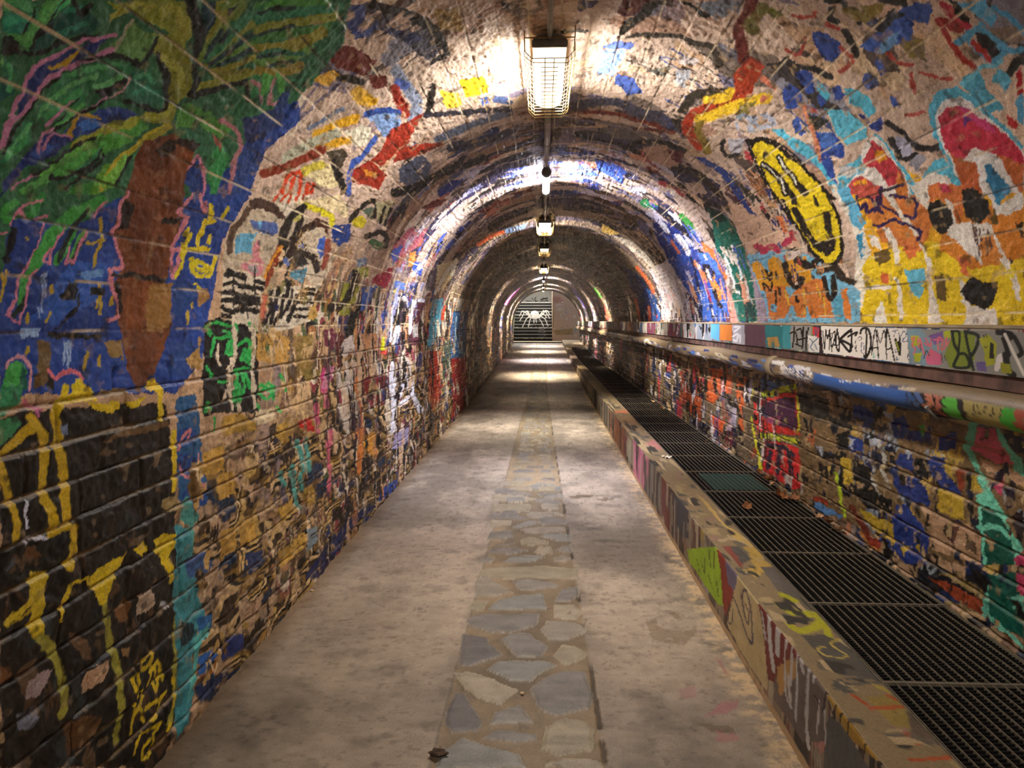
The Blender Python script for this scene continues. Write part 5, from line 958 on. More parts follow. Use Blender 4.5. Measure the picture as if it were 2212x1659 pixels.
# ================================================================== stairs, end walls
Zs = [float(floor_z(35.5))+0.168*k for k in range(13)]
for k in range(1, 13):
    a0, b0_ = Zs[k]-0.028, Zs[k]
    ST.poly_ab('c0bcb4', [(-1.5, a0), (0.5, a0), (0.5, b0_), (-1.5, b0_)], wear=0.25 if k in (4, 5, 6) else 0.05)
ST.P('S', 'c8c4c0', '620,800 680,720 760,700 840,720 890,790 890,830 700,840'); ST.P('S', 'bab6b2', '640,860 760,830 880,850 880,930 800,960 680,940'); ST.L('S', '8a8684', 10, '690,790 800,800 880,790')
for q in ('630,860 560,720 500,720', '520,720 600,860', '630,890 500,780 440,720 380,720 310,860', '440,760 400,860 310,1010', '640,900 580,880 500,970 400,1190', '650,930 620,980 570,1190', '890,860 960,780 1020,700', '890,900 1000,780 1080,850 1110,910', '900,900 1030,780 1080,700 1150,710 1210,830', '1080,720 1210,930', '900,950 960,1030 1020,1170', '960,870 1080,960 1160,1160', '740,970 740,1060', '800,970 810,1050', '1020,720 1060,720'):
    ST.L('S', 'c4c0bc', 26, q, smooth=False)
for q in ('870,1250 960,1240', '960,1260 1080,1240', '880,1270 1040,1270', '870,1350 940,1350', '960,1360 1080,1350', '880,1470 960,1460', '1000,1460 1080,1450'): ST.L('S', '8a8684', 10, q, smooth=False, wear=0.4)
EB.C *= (0.85+0.3*EB.wear)[..., None]
for q in ('690,330 740,400 790,310', '780,390 810,450', '790,400 780,450', '920,370 1160,360', '930,410 960,440 1000,400 1050,440 1080,400 1160,440', '960,350 1120,330 1140,300', '1100,400 1160,400', '520,410 660,430', '840,400 850,440'): EB.L('S', '24201e', 22, q)
for q in ('1380,580 1500,500', '1380,460 1640,450', '1420,660 1560,640 1480,600', '1420,700 1600,690', '1400,540 1620,530'): EW.L('S', 'd8d0d4', 16, q, wear=0.3)
tags(EW, 0.55, 1.7, 0.7, 2.2, 40, '9aa098 c8b8b0 a89aa8 d8ccc0 a8b0b8'.split(), 0.12, 0.015, 141)
EW.P('S', 'a88e74', '1260,260 1320,260 1330,1400 1290,1300'); EW.P('S', 'a08868', '1330,1290 1900,1240 1900,1420 1380,1440', wear=0.3); EW.P('S', 'b88a84', '1320,280 1500,290 1640,440 1330,480', wear=0.4)
# ================================================================== floor: concrete either side, flat stones bedded in a middle strip
nf = fbm(F.A/0.5, F.B/0.7, 501, 4)[..., None]; nf2 = fbm(F.A/0.07, F.B/0.04, 507, 4, 0.7)[..., None]; nf3 = fbm(F.A/0.22, F.B/0.14, 511, 5, 0.6)[..., None]
F.C[:] = lin('857a70')*(1-nf)+lin('bcae9f')*nf
F.C *= (0.72+0.56*nf2)
st = sstep(0.56, 0.8, nf3)*0.5
F.C[:] = F.C*(1-st)+lin('585048')*st
edge_l = sstep(0.16, 0.0, F.A+1.39)[..., None]*0.6; F.C[:] = F.C*(1-edge_l)+lin('7a5e3c')*edge_l
edge_r = (sstep(0.80, 0.93, F.A+0.05*(nf2[..., 0]-0.5)*4)*sstep(0.35, 0.6, nf2[..., 0]))[..., None]*0.8; F.C[:] = F.C*(1-edge_r)+lin('d2b892')*edge_r
spk = sstep(0.70, 0.76, fbm(F.A/0.035, F.B/0.02, 541, 2))[..., None]*0.3; F.C[:] = F.C*(1-spk)+lin('3a2c1c')*spk
# bed of the strip
xl = np.interp(F.b, [0, 2.5, 4, 6, 10, 14, 36], [-0.41, -0.40, -0.38, -0.37, -0.35, -0.31, -0.30])[:, None]; xr = np.interp(F.b, [0, 2.5, 6, 10, 14, 36], [0.25, 0.235, 0.19, 0.15, 0.12, 0.10])[:, None]
instrip = sstep(-0.012, 0.012, F.u-xl)*sstep(-0.012, 0.012, xr-F.u)
bed = (instrip*0.85)[..., None]
F.C[:] = F.C*(1-bed)+lin('8e7c62')*(0.75+0.5*nf2)*bed
F.C *= np.interp(F.b, [2.2, 4.2, 7, 36], [0.62, 0.85, 1.0, 0.8])[:, None, None]  # lamp brightness painted into the floor: darker near, brightest further in
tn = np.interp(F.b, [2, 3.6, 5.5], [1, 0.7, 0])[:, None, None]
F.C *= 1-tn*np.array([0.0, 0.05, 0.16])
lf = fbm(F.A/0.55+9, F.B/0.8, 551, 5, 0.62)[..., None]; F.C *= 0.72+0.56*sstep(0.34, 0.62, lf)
FH -= instrip*0.004
FH += ((nf2[..., 0]-0.5)*0.004+(nf3[..., 0]-0.5)*0.006)
crack = np.exp(-((F.u-xr)/0.008)**2)*sstep(0.45, 0.6, fbm(F.A/0.3, F.B/0.12, 521))
FH -= crack*0.012; F.C *= (1-0.7*crack)[..., None]
seam = np.exp(-((F.u-xl)/0.006)**2)*0.35; F.C *= (1-seam)[..., None]
stones = ['530,25 600,30 700,90 830,160 680,190 500,205 490,110', '810,65 940,45 1100,65 1230,105 1080,135 880,140', '1160,235 1250,130 1380,110 1390,170 1330,235', '440,300 490,230 620,230 560,320', '600,310 700,220 850,185 1085,165 1110,310', '1175,260 1340,265 1410,330 1370,390 1170,380',
          '410,410 490,350 1060,340 1020,440 800,505 640,505 460,450', '1050,480 1110,405 1250,400 1450,440 1450,500 1290,565 1130,570', '390,515 590,540 640,620 735,690 600,740 440,790 350,770 370,650', '710,570 790,510 960,495 1010,550 1130,620 1060,710 860,715 780,640', '1160,700 1240,595 1380,630 1470,690 1390,740 1270,785',
          '585,820 700,745 900,740 1120,750 1200,790 1060,850 960,925 790,905', '320,850 430,830 620,890 880,990 790,1060 720,1120 580,1080 420,990', '960,985 1060,900 1250,830 1430,830 1480,960 1520,1030 1480,1150 1180,1215 1030,1150 1010,1060', '240,1190 330,1010 410,1020 480,1140 570,1280 520,1340 290,1360 235,1290',
          '625,1280 660,1180 880,1115 940,1190 1010,1265', '540,1400 690,1325 860,1340 1035,1370 1035,1430 850,1440', '1080,1430 1100,1300 1250,1230 1420,1250 1520,1330 1510,1500 1220,1550 1070,1500', '150,1659 220,1490 390,1400 520,1440 740,1500 880,1540 940,1659', '1090,1610 1260,1570 1440,1565 1580,1600 1600,1659 1100,1659']
stones2 = ['990,1410 1060,1370 1150,1375 1140,1430 1060,1440', '860,1300 900,1270 1040,1265 1130,1290 1140,1340 980,1330', '690,1240 840,1215 1060,1215 1080,1245 900,1270 720,1265', '680,1320 790,1300 930,1340 920,1375 700,1370', '390,1380 640,1340 630,1370 520,1375', '380,1440 460,1395 640,1390 760,1415 600,1450', '800,1430 840,1385 950,1385 970,1440 880,1455', '320,1530 360,1475 480,1475 430,1530', '530,1520 620,1460 870,1455 910,1475 800,1515 700,1525', '960,1480 1060,1455 1120,1480 1090,1510 980,1515', '330,1600 420,1560 900,1550 1180,1580 1180,1659 340,1659', '830,1140 960,1130 1110,1170 1060,1200 870,1200', '430,1100 600,1110 760,1140 740,1155 440,1145', '430,1160 620,1165 600,1200 440,1220', '430,1260 620,1240 630,1310 400,1330', '600,1215 780,1160 860,1180 660,1230', '830,1100 1000,1085 1060,1115 900,1130', '440,1030 600,1020 770,1080 640,1095 440,1085', '850,1000 1000,985 1060,1020 900,1040', '450,905 560,885 690,910 600,935 480,935', '440,950 640,940 830,980 700,1010 450,1000', '870,940 1050,930 1060,970 900,980', '720,870 850,850 1040,870 1030,910 760,900', '480,830 700,820 720,850 500,870']
# shapes of the bedded stones: inner distance gives each a worn rounded edge
def stone(pab, c, seed):
    p = np.array(pab); mg = 0.02
    sl = F.box(p[:, 0].min()-mg, p[:, 0].max()+mg, p[:, 1].min()-mg, p[:, 1].max()+mg)
    x = F.u[sl]; y = F.v[sl]
    if x.size == 0: return
    ins = np.zeros(x.shape, bool); dmin = np.full(x.shape, 9.0, np.float32); n = len(p)
    for i in range(n):
        x0, y0 = p[i]; x1, y1 = p[(i+1) % n]
        if y0 != y1: ins ^= ((y0 > y) != (y1 > y)) & (x < (x1-x0)*(y-y0)/(y1-y0)+x0)
        dx, dy = x1-x0, y1-y0; t = np.clip(((x-x0)*dx+(y-y0)*dy)/(dx*dx+dy*dy+1e-9), 0, 1)
        dmin = np.minimum(dmin, np.hypot(x-x0-t*dx, y-y0-t*dy))
    a = ins.astype(np.float32)
    tex = fbm(F.A[sl]/0.09+seed, F.B[sl]/0.035, 531, 4)
    F.C[sl] = F.C[sl]*(1-a[..., None])+lin(c)*(0.6+0.55*tex[..., None])*a[..., None]
    rim = (a*np.exp(-(dmin/0.007)**2)*0.35)[..., None]; F.C[sl] = F.C[sl]*(1-rim)+lin('bcb09a')*rim
    FH[sl] += a*(0.003+0.006*sstep(0, 0.02, dmin)+(tex-0.5)*0.005)
scol = ['9a9082', '8e8880', '86807a', 'a0957f', '8c8a84', 'a89c88', '827c76']
for i, s in enumerate(stones): stone([hit_floor(*p) for p in pts_of('O', s)], scol[i % 7] if i not in (8, 14) else '706a68', i)
for i, s in enumerate(stones2): stone([hit_floor(*p) for p in pts_of('Q', s)], scol[(i*3+1) % 7], 40+i)
rs = np.random.default_rng(9); yq = 5.6
while yq < 34:
    hgt = rs.uniform(0.13, 0.24); x0 = float(np.interp(yq, F.b, xl[:, 0]))+0.02; x1 = float(np.interp(yq, F.b, xr[:, 0]))-0.02
    while x0 < x1-0.06:
        w = min(rs.uniform(0.12, 0.32), x1-x0); cx, cy = x0+w/2, yq+hgt/2
        th = np.linspace(0, 2*np.pi, 8, endpoint=False)+rs.uniform(0, 1); rr = rs.uniform(0.75, 1.0, 8)
        stone([(cx+np.sign(np.cos(t))*abs(np.cos(t))**0.7*w*0.47*r, cy+np.sign(np.sin(t))*abs(np.sin(t))**0.7*hgt*0.47*r) for t, r in zip(th, rr)], scol[rs.integers(7)], rs.uniform(0, 90)); x0 += w+0.015
    yq += hgt+0.012
for t, c, q in (('Q', '4a3416', '1100,960 1200,945 1320,945 1290,965 1120,975'), ('Q', '4e3a1e', '1330,980 1420,970 1490,985 1400,998'), ('R', '9a6a64', '640,930 700,980 780,1100 740,1100'), ('R', '9a5e62', '700,1340 840,1280 850,1360 740,1420 560,1450'), ('R', '9a6460', '600,1560 800,1580 860,1659 660,1659'), ('R', '96706a', '340,1220 480,1180 500,1280 380,1300')):
    F.P(t, c, q, wear=0.62 if t == 'R' else 0.4, op=0.65)
F.P('R', '6a5434', '60,640 300,560 500,720 380,860 120,800', wear=0.72, op=0.45); F.P('R', '5a4a30', '480,1500 800,1540 820,1600 600,1570', wear=0.3, op=0.6)
tags(F, -1.35, 0.9, 2.0, 14, 70, '6a5a44 5e5040 74654e 524434'.split(), 0.06, 0.006, 151, op=0.5)
# ================================================================== materials
def mat(name):
    m = bpy.data.materials.new(name); m.use_nodes = True
    nt = m.node_tree; b = nt.nodes['Principled BSDF']
    return m, nt, b

def painted(name, rough=0.6, bump=0.25, scale=90.0, speck=0.18, spec=0.35, dist=0.004):
    m, nt, b = mat(name)
    at = nt.nodes.new('ShaderNodeAttribute'); at.attribute_name = 'Col'
    tc = nt.nodes.new('ShaderNodeTexCoord')
    n1 = nt.nodes.new('ShaderNodeTexNoise'); n1.inputs['Scale'].default_value = scale; n1.inputs['Detail'].default_value = 2
    n2 = nt.nodes.new('ShaderNodeTexNoise'); n2.inputs['Scale'].default_value = scale*2.3; n2.inputs['Detail'].default_value = 1
    nt.links.new(tc.outputs['Object'], n1.inputs['Vector']); nt.links.new(tc.outputs['Object'], n2.inputs['Vector'])
    mr = nt.nodes.new('ShaderNodeMapRange'); mr.inputs['From Min'].default_value = 0.3; mr.inputs['From Max'].default_value = 0.7
    mr.inputs['To Min'].default_value = 1-speck; mr.inputs['To Max'].default_value = 1+speck
    nt.links.new(n2.outputs['Fac'], mr.inputs['Value'])
    mx = nt.nodes.new('ShaderNodeVectorMath'); mx.operation = 'SCALE'
    nt.links.new(at.outputs['Color'], mx.inputs[0]); nt.links.new(mr.outputs['Result'], mx.inputs['Scale'])
    nt.links.new(mx.outputs['Vector'], b.inputs['Base Color'])
    bp = nt.nodes.new('ShaderNodeBump'); bp.inputs['Strength'].default_value = bump; bp.inputs['Distance'].default_value = dist
    nt.links.new(n1.outputs['Fac'], bp.inputs['Height']); nt.links.new(bp.outputs['Normal'], b.inputs['Normal'])
    b.inputs['Roughness'].default_value = rough; b.inputs['Specular IOR Level'].default_value = spec
    return m

def plain(name, color, rough=0.6, metal=0.0, var=0.25, scale=30.0, bump=0.1, color2=None):
    m, nt, b = mat(name)
    tc = nt.nodes.new('ShaderNodeTexCoord')
    n = nt.nodes.new('ShaderNodeTexNoise'); n.inputs['Scale'].default_value = scale; n.inputs['Detail'].default_value = 5
    nt.links.new(tc.outputs['Object'], n.inputs['Vector'])
    r = nt.nodes.new('ShaderNodeValToRGB'); c = lin(color)
    c2 = lin(color2) if color2 else c*(1-var)
    r.color_ramp.elements[0].position = 0.35; r.color_ramp.elements[1].position = 0.65
    r.color_ramp.elements[0].color = (*c2, 1); r.color_ramp.elements[1].color = (*np.clip(c*(1+var*0.4), 0, 1), 1)
    nt.links.new(n.outputs['Fac'], r.inputs['Fac']); nt.links.new(r.outputs['Color'], b.inputs['Base Color'])
    bp = nt.nodes.new('ShaderNodeBump'); bp.inputs['Strength'].default_value = bump; bp.inputs['Distance'].default_value = 0.003
    nt.links.new(n.outputs['Fac'], bp.inputs['Height']); nt.links.new(bp.outputs['Normal'], b.inputs['Normal'])
    b.inputs['Roughness'].default_value = rough; b.inputs['Metallic'].default_value = metal
    return m

def glow(name, color, strength):
    m, nt, b = mat(name)
    b.inputs['Base Color'].default_value = (0.9, 0.9, 0.88, 1)
    b.inputs['Emission Color'].default_value = (*lin(color), 1); b.inputs['Emission Strength'].default_value = strength
    return m

M_wall = painted('painted_masonry', 0.5, 0.4, 60, 0.20, 0.4, 0.005)
M_floor = painted('worn_concrete', 0.55, 0.22, 70, 0.14, 0.4, 0.003)
M_kerb = painted('painted_kerb', 0.6, 0.2, 60, 0.14)
M_panel = painted('painted_panel', 0.45, 0.08, 60, 0.05)
M_pipe = painted('painted_pipe', 0.42, 0.12, 50, 0.12, 0.5, 0.002)
M_stair = painted('painted_stair', 0.6, 0.1, 40, 0.08)
M_galv = plain('galvanised_steel', '8d8a84', 0.45, 0.7, 0.25, 25)
M_conduit = plain('grey_conduit', '9a948a', 0.5, 0.2, 0.2, 14)
M_wire = plain('rusty_wire', '9c8254', 0.5, 0.5, 0.3, 60)
M_grate = plain('dirty_grating', '857a68', 0.5, 0.2, 0.3, 30)
M_grate_dark = plain('grating_rod', '1d1a18', 0.55, 0.4, 0.3, 30)
M_void = plain('drain_void', '0e0d0c', 0.9, 0, 0.2, 8)
M_green = plain('green_mat', '063c36', 0.7, 0, 0.25, 50)
M_conc = plain('bare_concrete', 'a8977c', 0.8, 0, 0.25, 10, 0.3)
M_dark = plain('sooty_concrete', '6a4c42', 0.7, 0, 0.35, 14, 0.4, '30211c')
M_end = plain('pinkish_render', 'c2a594', 0.8, 0, 0.2, 6, 0.2, 'a08a7a')
M_leaf = plain('dry_leaf', '9a6338', 0.7, 0, 0.35, 60, 0.2, '5e3518')
M_leaf_pale = plain('pale_leaf', 'c8a27a', 0.7, 0, 0.35, 60, 0.2, '9a6a44')
M_paper = plain('paint_flake', 'e8ddc8', 0.6, 0, 0.15, 40)
M_mud = plain('mud_clod', '4a3420', 0.8, 0, 0.3, 70, 0.5, '2a1c10')
M_cap = plain('grey_plastic', '76726c', 0.5, 0, 0.15, 20)
M_pebble = plain('pebble', 'd8b890', 0.6, 0, 0.2, 40)

# ================================================================== mesh helpers
def link(name, me, m, parent=None):
    o = bpy.data.objects.new(name, me); COL.objects.link(o)
    if m: me.materials.append(m)
    if parent: o.parent = parent
    return o

def tag(o, label, cat, group=None, kind=None):
    if label: o['label'] = label
    if cat: o['category'] = cat
    if group: o['group'] = group
    if kind: o['kind'] = kind
    return o

def empty(name, loc, label, cat, group=None):
    o = bpy.data.objects.new(name, None); o.empty_display_size = 0.1; o.location = loc; COL.objects.link(o)
    return tag(o, label, cat, group)

def grid_mesh(name, X, Y, Z, C=None, flip=False):
    """X, Y, Z: (rows, cols)"""
    R, Cc = X.shape
    me = bpy.data.meshes.new(name)
    idx = np.arange(R*Cc).reshape(R, Cc)
    q = np.stack([idx[:-1, :-1], idx[:-1, 1:], idx[1:, 1:], idx[1:, :-1]], -1).reshape(-1, 4)
    if flip: q = q[:, ::-1]
    me.vertices.add(R*Cc); me.loops.add(q.size); me.polygons.add(len(q))
    me.vertices.foreach_set('co', np.stack([X, Y, Z], -1).astype(np.float32).ravel())
    me.loops.foreach_set('vertex_index', q.astype(np.int32).ravel())
    me.polygons.foreach_set('loop_start', (np.arange(len(q))*4).astype(np.int32))
    me.polygons.foreach_set('loop_total', np.full(len(q), 4, dtype=np.int32))
    me.polygons.foreach_set('use_smooth', np.ones(len(q), dtype=bool))
    me.update(calc_edges=True)
    if C is not None:
        at = me.color_attributes.new('Col', 'FLOAT_COLOR', 'POINT')
        rgba = np.ones((R*Cc, 4), dtype=np.float32); rgba[:, :3] = np.clip(C.reshape(-1, 3), 0, 0.92)
        at.data.foreach_set('color', rgba.ravel())
    return me

class MB:
    """collects simple solids into one mesh"""
    def __init__(self): self.bm = bmesh.new()
    def box(self, x0, x1, y0, y1, z0, z1, bev=0.0):
        vs = [self.bm.verts.new((x, y, z)) for x in (x0, x1) for y in (y0, y1) for z in (z0, z1)]
        f = [(0, 1, 3, 2), (4, 6, 7, 5), (0, 4, 5, 1), (2, 3, 7, 6), (0, 2, 6, 4), (1, 5, 7, 3)]
        fs = [self.bm.faces.new([vs[i] for i in a]) for a in f]
        if bev > 0:
            es = list({e for fc in fs for e in fc.edges})
            bmesh.ops.bevel(self.bm, geom=es, offset=bev, segments=2, affect='EDGES')
        return self
    def tube(self, path, r, n=8, cap=True):
        path = [Vector(p) for p in path]; rings = []
        for i, p in enumerate(path):
            t = (path[min(i+1, len(path)-1)]-path[max(i-1, 0)]).normalized()
            up = Vector((0, 0, 1)) if abs(t.z) < 0.9 else Vector((1, 0, 0))
            a = t.cross(up).normalized(); b = a.cross(t).normalized()
            rr = r[i] if isinstance(r, (list, tuple)) else r
            rings.append([self.bm.verts.new(p+(a*math.cos(2*math.pi*k/n)+b*math.sin(2*math.pi*k/n))*rr) for k in range(n)])
        for i in range(len(rings)-1):
            for k in range(n):
                f = self.bm.faces.new([rings[i][k], rings[i][(k+1) % n], rings[i+1][(k+1) % n], rings[i+1][k]]); f.smooth = n > 5
        if cap:
            self.bm.faces.new(rings[0][::-1]); self.bm.faces.new(rings[-1])
        return self
    def sheet(self, f, nu, nv):
        vs = [[self.bm.verts.new(f(i/nu, j/nv)) for j in range(nv+1)] for i in range(nu+1)]
        for i in range(nu):
            for j in range(nv):
                fc = self.bm.faces.new([vs[i][j], vs[i+1][j], vs[i+1][j+1], vs[i][j+1]]); fc.smooth = True
        return self
    def build(self, name, m, parent=None, loc=None):
        bmesh.ops.recalc_face_normals(self.bm, faces=self.bm.faces[:])
        me = bpy.data.meshes.new(name); self.bm.to_mesh(me); self.bm.free()
        o = link(name, me, m, parent)
        if loc: o.location = loc
        return o

# ================================================================== tunnel shell
def joints(a, b, pitch, width, seed):
    """distance field of one family of course joints: 0 on the joint, 1 in the block"""
    f = a/pitch; d = np.abs(f-np.round(f))*pitch
    return sstep(width*0.35, width*1.2, d)

A, B = T.A, T.B
wob = (fbm(B/0.5, A/0.3, 201)-0.5)*0.012
vault = sstep(LW-0.05, LW+0.25, A)*sstep(LW+LA+0.05, LW+LA-0.25, A)
# courses: 0.118 m on the upright walls, 0.15 m in the vault
aw = np.where(A < LW, A, np.where(A > LW+LA, A-LW-LA, 0))
jw = joints(aw+wob, B, 0.118, 0.008, 1)
jv = joints(A-LW+wob*0.6+0.03, B, RAD*math.pi/33, 0.0050, 2)
inwall = (A < LW) | (A > LW+LA)
row = np.where(inwall, np.round((aw+wob)/0.118-0.5)+np.where(A < LW, 0, 50), 100+np.round((A-LW+wob*0.6+0.03)/(RAD*math.pi/33)-0.5)).astype(int)
off = np.random.default_rng(5).random(400)
blen = np.where(inwall, 0.34, 0.75)
fb = (B+(fbm(A/0.4, B/0.4, 207)-0.5)*0.05)/blen+off[row % 400]
brick = np.floor(fb)
dcross = np.abs(fb-np.round(fb))*blen
jc = sstep(0.004, 0.013, dcross)
jc = np.where(inwall, 0.35+0.65*jc, 0.8+0.2*jc)
jl = np.where(inwall, jw, jv)
J = jl*jc
hb = np.random.default_rng(6).random(4096)
brnd = hb[(row*131+brick.astype(int)*17) % 4096]
rough = fbm(A/0.09, B/0.09, 211, 4)-0.5
rough2 = fbm(A/0.025, B/0.025, 219, 2)-0.5
lowleft = sstep(1.25, 0.9, A)
amp = np.where(inwall, 1.0, 0.55)
Hh = -0.009*(1-J)*amp*np.where(inwall, 1, 0.3)+(brnd-0.5)*0.009*np.where(inwall, 1.0, 0.35)+rough*(0.016*amp+0.02*lowleft)+rough2*0.005
# ---- joints show raw mortar: scraped edges and caught light painted pale, shade painted black
Cc = T.C
mort = (1-jl)
pale = sstep(0.36, 0.5, fbm(A/0.08, B/0.5, 231))
mcol = (np.where(inwall[..., None], lin('a88c62'), lin('e4d2b0'))*pale[..., None]+lin('3a2c20')[None, None]*(1-pale[..., None]))
jf = np.interp(T.b, [0, 6.5, 9.5, 14], [1, 0.9, 0.35, 0.15])[:, None]
al = (jf*mort*np.where(inwall, 0.42, 0.85)*sstep(0.34, 0.56, fbm(A/0.15, B/0.15, 233)))[..., None]
Cc[:] = Cc*(1-al)+mcol*al
al2 = (jf*(1-jc)*0.5*np.where(inwall, 0.8, 0.4)*sstep(0.4,0.6,fbm(A/0.2, B/0.2, 235)))[..., None]
Cc[:] = Cc*(1-al2)+lin('4a3826')*al2
Cc *= (0.90+0.2*brnd[..., None])
# chipped spots baring the stone
chip = sstep(0.72, 0.77, fbm(A/0.045, B/0.06, 241, 3))[..., None]*0.75*np.interp(T.b, [0, 2.3, 3.6], [0.25, 0.35, 1])[:, None, None]
Cc[:] = Cc*(1-chip)+(lin('b89a72')*(0.45+0.9*fbm(A/0.02, B/0.02, 247)[..., None]))*chip
dark = sstep(0.70, 0.78, fbm(A/0.05, B/0.05, 251, 3))[..., None]*0.6
Cc[:] = Cc*(1-dark)+lin('1e1812')*dark

# wrinkled skin of paint: fine dark creases and pale crests
wr = fbm(A/0.05, B/0.06, 261, 4, 0.62)
cre = np.exp(-((wr-0.47)/0.012)**2)[..., None]*0.2; Cc *= 1-cre
crest = (np.exp(-((wr-0.56)/0.012)**2)*0.06*np.interp(T.b, [0, 2.6, 3.6], [0, 0.2, 1])[:, None])[..., None]; Cc[:] = Cc*(1-crest)+np.clip(Cc*1.6+0.03, 0, 0.85)*crest
Hh += (np.abs(wr-0.5)-0.07)*0.03*np.interp(T.b, [0, 2.4, 4], [0.3, 0.4, 1])[:, None]
X, Z, NX, NZ = section(T.a)
VX = X[None]+NX[None]*Hh; VZ = Z[None]+NZ[None]*Hh
s1 = int(np.searchsorted(T.a, LW+0.5)); s2 = int(np.searchsorted(T.a, LW+LA-0.5))
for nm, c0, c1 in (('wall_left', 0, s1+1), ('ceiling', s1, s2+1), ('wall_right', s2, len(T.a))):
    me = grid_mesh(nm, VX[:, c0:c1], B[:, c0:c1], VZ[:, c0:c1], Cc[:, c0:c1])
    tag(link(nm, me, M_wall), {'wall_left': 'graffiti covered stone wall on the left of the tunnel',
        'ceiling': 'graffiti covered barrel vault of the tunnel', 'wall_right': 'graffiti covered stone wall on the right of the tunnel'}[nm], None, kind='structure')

# ================================================================== floor
A, B = F.A, F.B
hz = floor_z(F.b)[:, None]+FH
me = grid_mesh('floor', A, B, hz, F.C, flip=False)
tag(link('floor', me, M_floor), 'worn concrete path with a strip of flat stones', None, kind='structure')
# kerb: front face and top as one body
yk = KF.b; zt = kerb_z(yk); zf = floor_z(yk)
nF, nT = len(KF.a), len(KT.a)
t = KF.a/0.4
rb = (fbm(KF.A/0.05, KF.B/0.05, 301)-0.5)*0.006
KX = np.concatenate([0.94+rb, KT.A+0*KT.B, np.full((len(yk), 1), XR-0.60)], 1)
KZ = np.concatenate([(zf-0.03)[:, None]+(zt-zf+0.03)[:, None]*t[None], zt[:, None]+(fbm(KT.A/0.05, KT.B/0.05, 303)-0.5)*0.004, (zt-0.2)[:, None]], 1)
KY = np.repeat(yk[:, None], KX.shape[1], 1)
KC = np.concatenate([KF.C, KT.C, KT.C[:, -1:]], 1)
# soften the arris
KX[:, nF-1] += 0.004; KZ[:, nF-1] -= 0.003
tag(link('kerb', grid_mesh('kerb', KX, KY, KZ, KC, flip=True), M_kerb), 'low painted concrete kerb between the path and the drain gratings', 'kerb', kind='structure')

# ================================================================== drain bed, gratings
YG0, PAN, NP = 0.32, 0.68, 42
GX0, GX1 = 1.155, 1.745
zb = [floor_z(y) for y in np.linspace(-1, 34, 40)]
mb = MB()
yy = np.linspace(-1, 34, 40)
mb.sheet(lambda u, v: (GX0-0.02+v*(GX1-GX0+0.04), -1+u*35, float(kerb_z(-1+u*35))-0.16), 40, 1)
tag(mb.build('drain_bed', M_void), 'dark bed of the drain below the gratings', None, kind='structure')
def bars_mesh():
    mb = MB()
    n = 17
    for i in range(n):
        x = 0.012+(GX1-GX0-0.024)*i/(n-1)
        mb.box(x-0.0014, x+0.0014, 0.006, PAN-0.006, -0.02, 0)
    return mb
b0 = bars_mesh(); bar_o = b0.build('bearing_bars', M_grate)
mb = MB()
for k in range(1, 36):
    y = PAN*k/36
    mb.box(0.01, GX1-GX0-0.01, y-0.002, y+0.002, -0.024, -0.004)
rod_o = mb.build('cross_rods', M_grate_dark)
mb = MB()
w = GX1-GX0
mb.box(0, w, 0, 0.006, -0.03, 0.001).box(0, w, PAN-0.006, PAN, -0.03, 0.001).box(0, 0.005, 0, PAN, -0.03, 0.0).box(w-0.005, w, 0, PAN, -0.03, 0.0)
fr_o = mb.build('frame', M_grate)
first = True
ords = ['first', 'second', 'third', 'fourth', 'fifth', 'sixth', 'seventh', 'eighth', 'ninth', 'tenth', 'eleventh', 'twelfth', 'thirteenth', 'fourteenth',
        'fifteenth', 'sixteenth', 'seventeenth', 'eighteenth', 'nineteenth', 'twentieth']
for i in range(NP):
    y = YG0+i*PAN
    z0, z1 = float(kerb_z(y)), float(kerb_z(y+PAN))
    k = i-2
    if k < 0: continue
    if k == 5: lab = 'steel drain grating with the dark green sheet showing beneath it'
    elif k < 16: lab = 'grey steel drain grating, %s from the front along the kerb' % ords[k]
    else: lab = 'small dim drain grating far back along the right wall'
    e = empty('drain_grating', (GX0, y+0.002, z0-0.003), lab, 'grating', 'steel drain gratings along the right wall')
    e.rotation_euler = (math.atan2(z1-z0, PAN), 0, 0)
    for src in (fr_o, bar_o, rod_o):
        o = src if first else src.copy()
        if not first: COL.objects.link(o)
        o.parent = e
    first = False
# green sheet below one grating
yg = YG0+7*PAN
mb = MB(); mb.sheet(lambda u, v: (GX0+0.10+0.40*v, yg+0.05+0.55*u, float(kerb_z(yg))-0.0055+0.0008*math.sin(7*u+3*v)), 10, 8)
tag(mb.build('green_sheet', M_green), 'dark green sheet lying under one of the drain gratings', 'sheet')
# slab beyond the gratings
ye = YG0+NP*PAN
mb = MB(); mb.sheet(lambda u, v: (0.94+(XR-0.94)*v, ye+(34.2-ye)*u, float(kerb_z(ye+(34.2-ye)*u))+0.002), 8, 2)
tag(mb.build('trim_1', M_conc), 'plain concrete slab beyond the last grating', None, kind='structure')

# ================================================================== ledge with painted fascia panels
LX0 = 1.585
e = empty('cable_ledge', (1.68, 12, 1.4), 'long concrete ledge with a painted cover board on the right wall', 'ledge')
def rel(o, p):
    o.matrix_parent_inverse = Matrix.Translation(-Vector(p.location)); return o
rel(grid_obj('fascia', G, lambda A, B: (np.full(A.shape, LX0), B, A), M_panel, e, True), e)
mb = MB(); n = 60
mb.box(LX0-0.004, XR+0.02, -2, 34, 1.571, 1.584, 0.003)
rel(mb.build('top_slab', M_conc, e), e)
mb = MB(); mb.box(LX0+0.006, XR+0.03, -2, 34, 1.412, 1.571)
rel(mb.build('backing_board', M_dark, e), e)
mb = MB(); mb.box(LX0+0.014, XR+0.03, -2, 34, 1.358, 1.41)
rel(mb.build('corbel', M_dark, e), e)

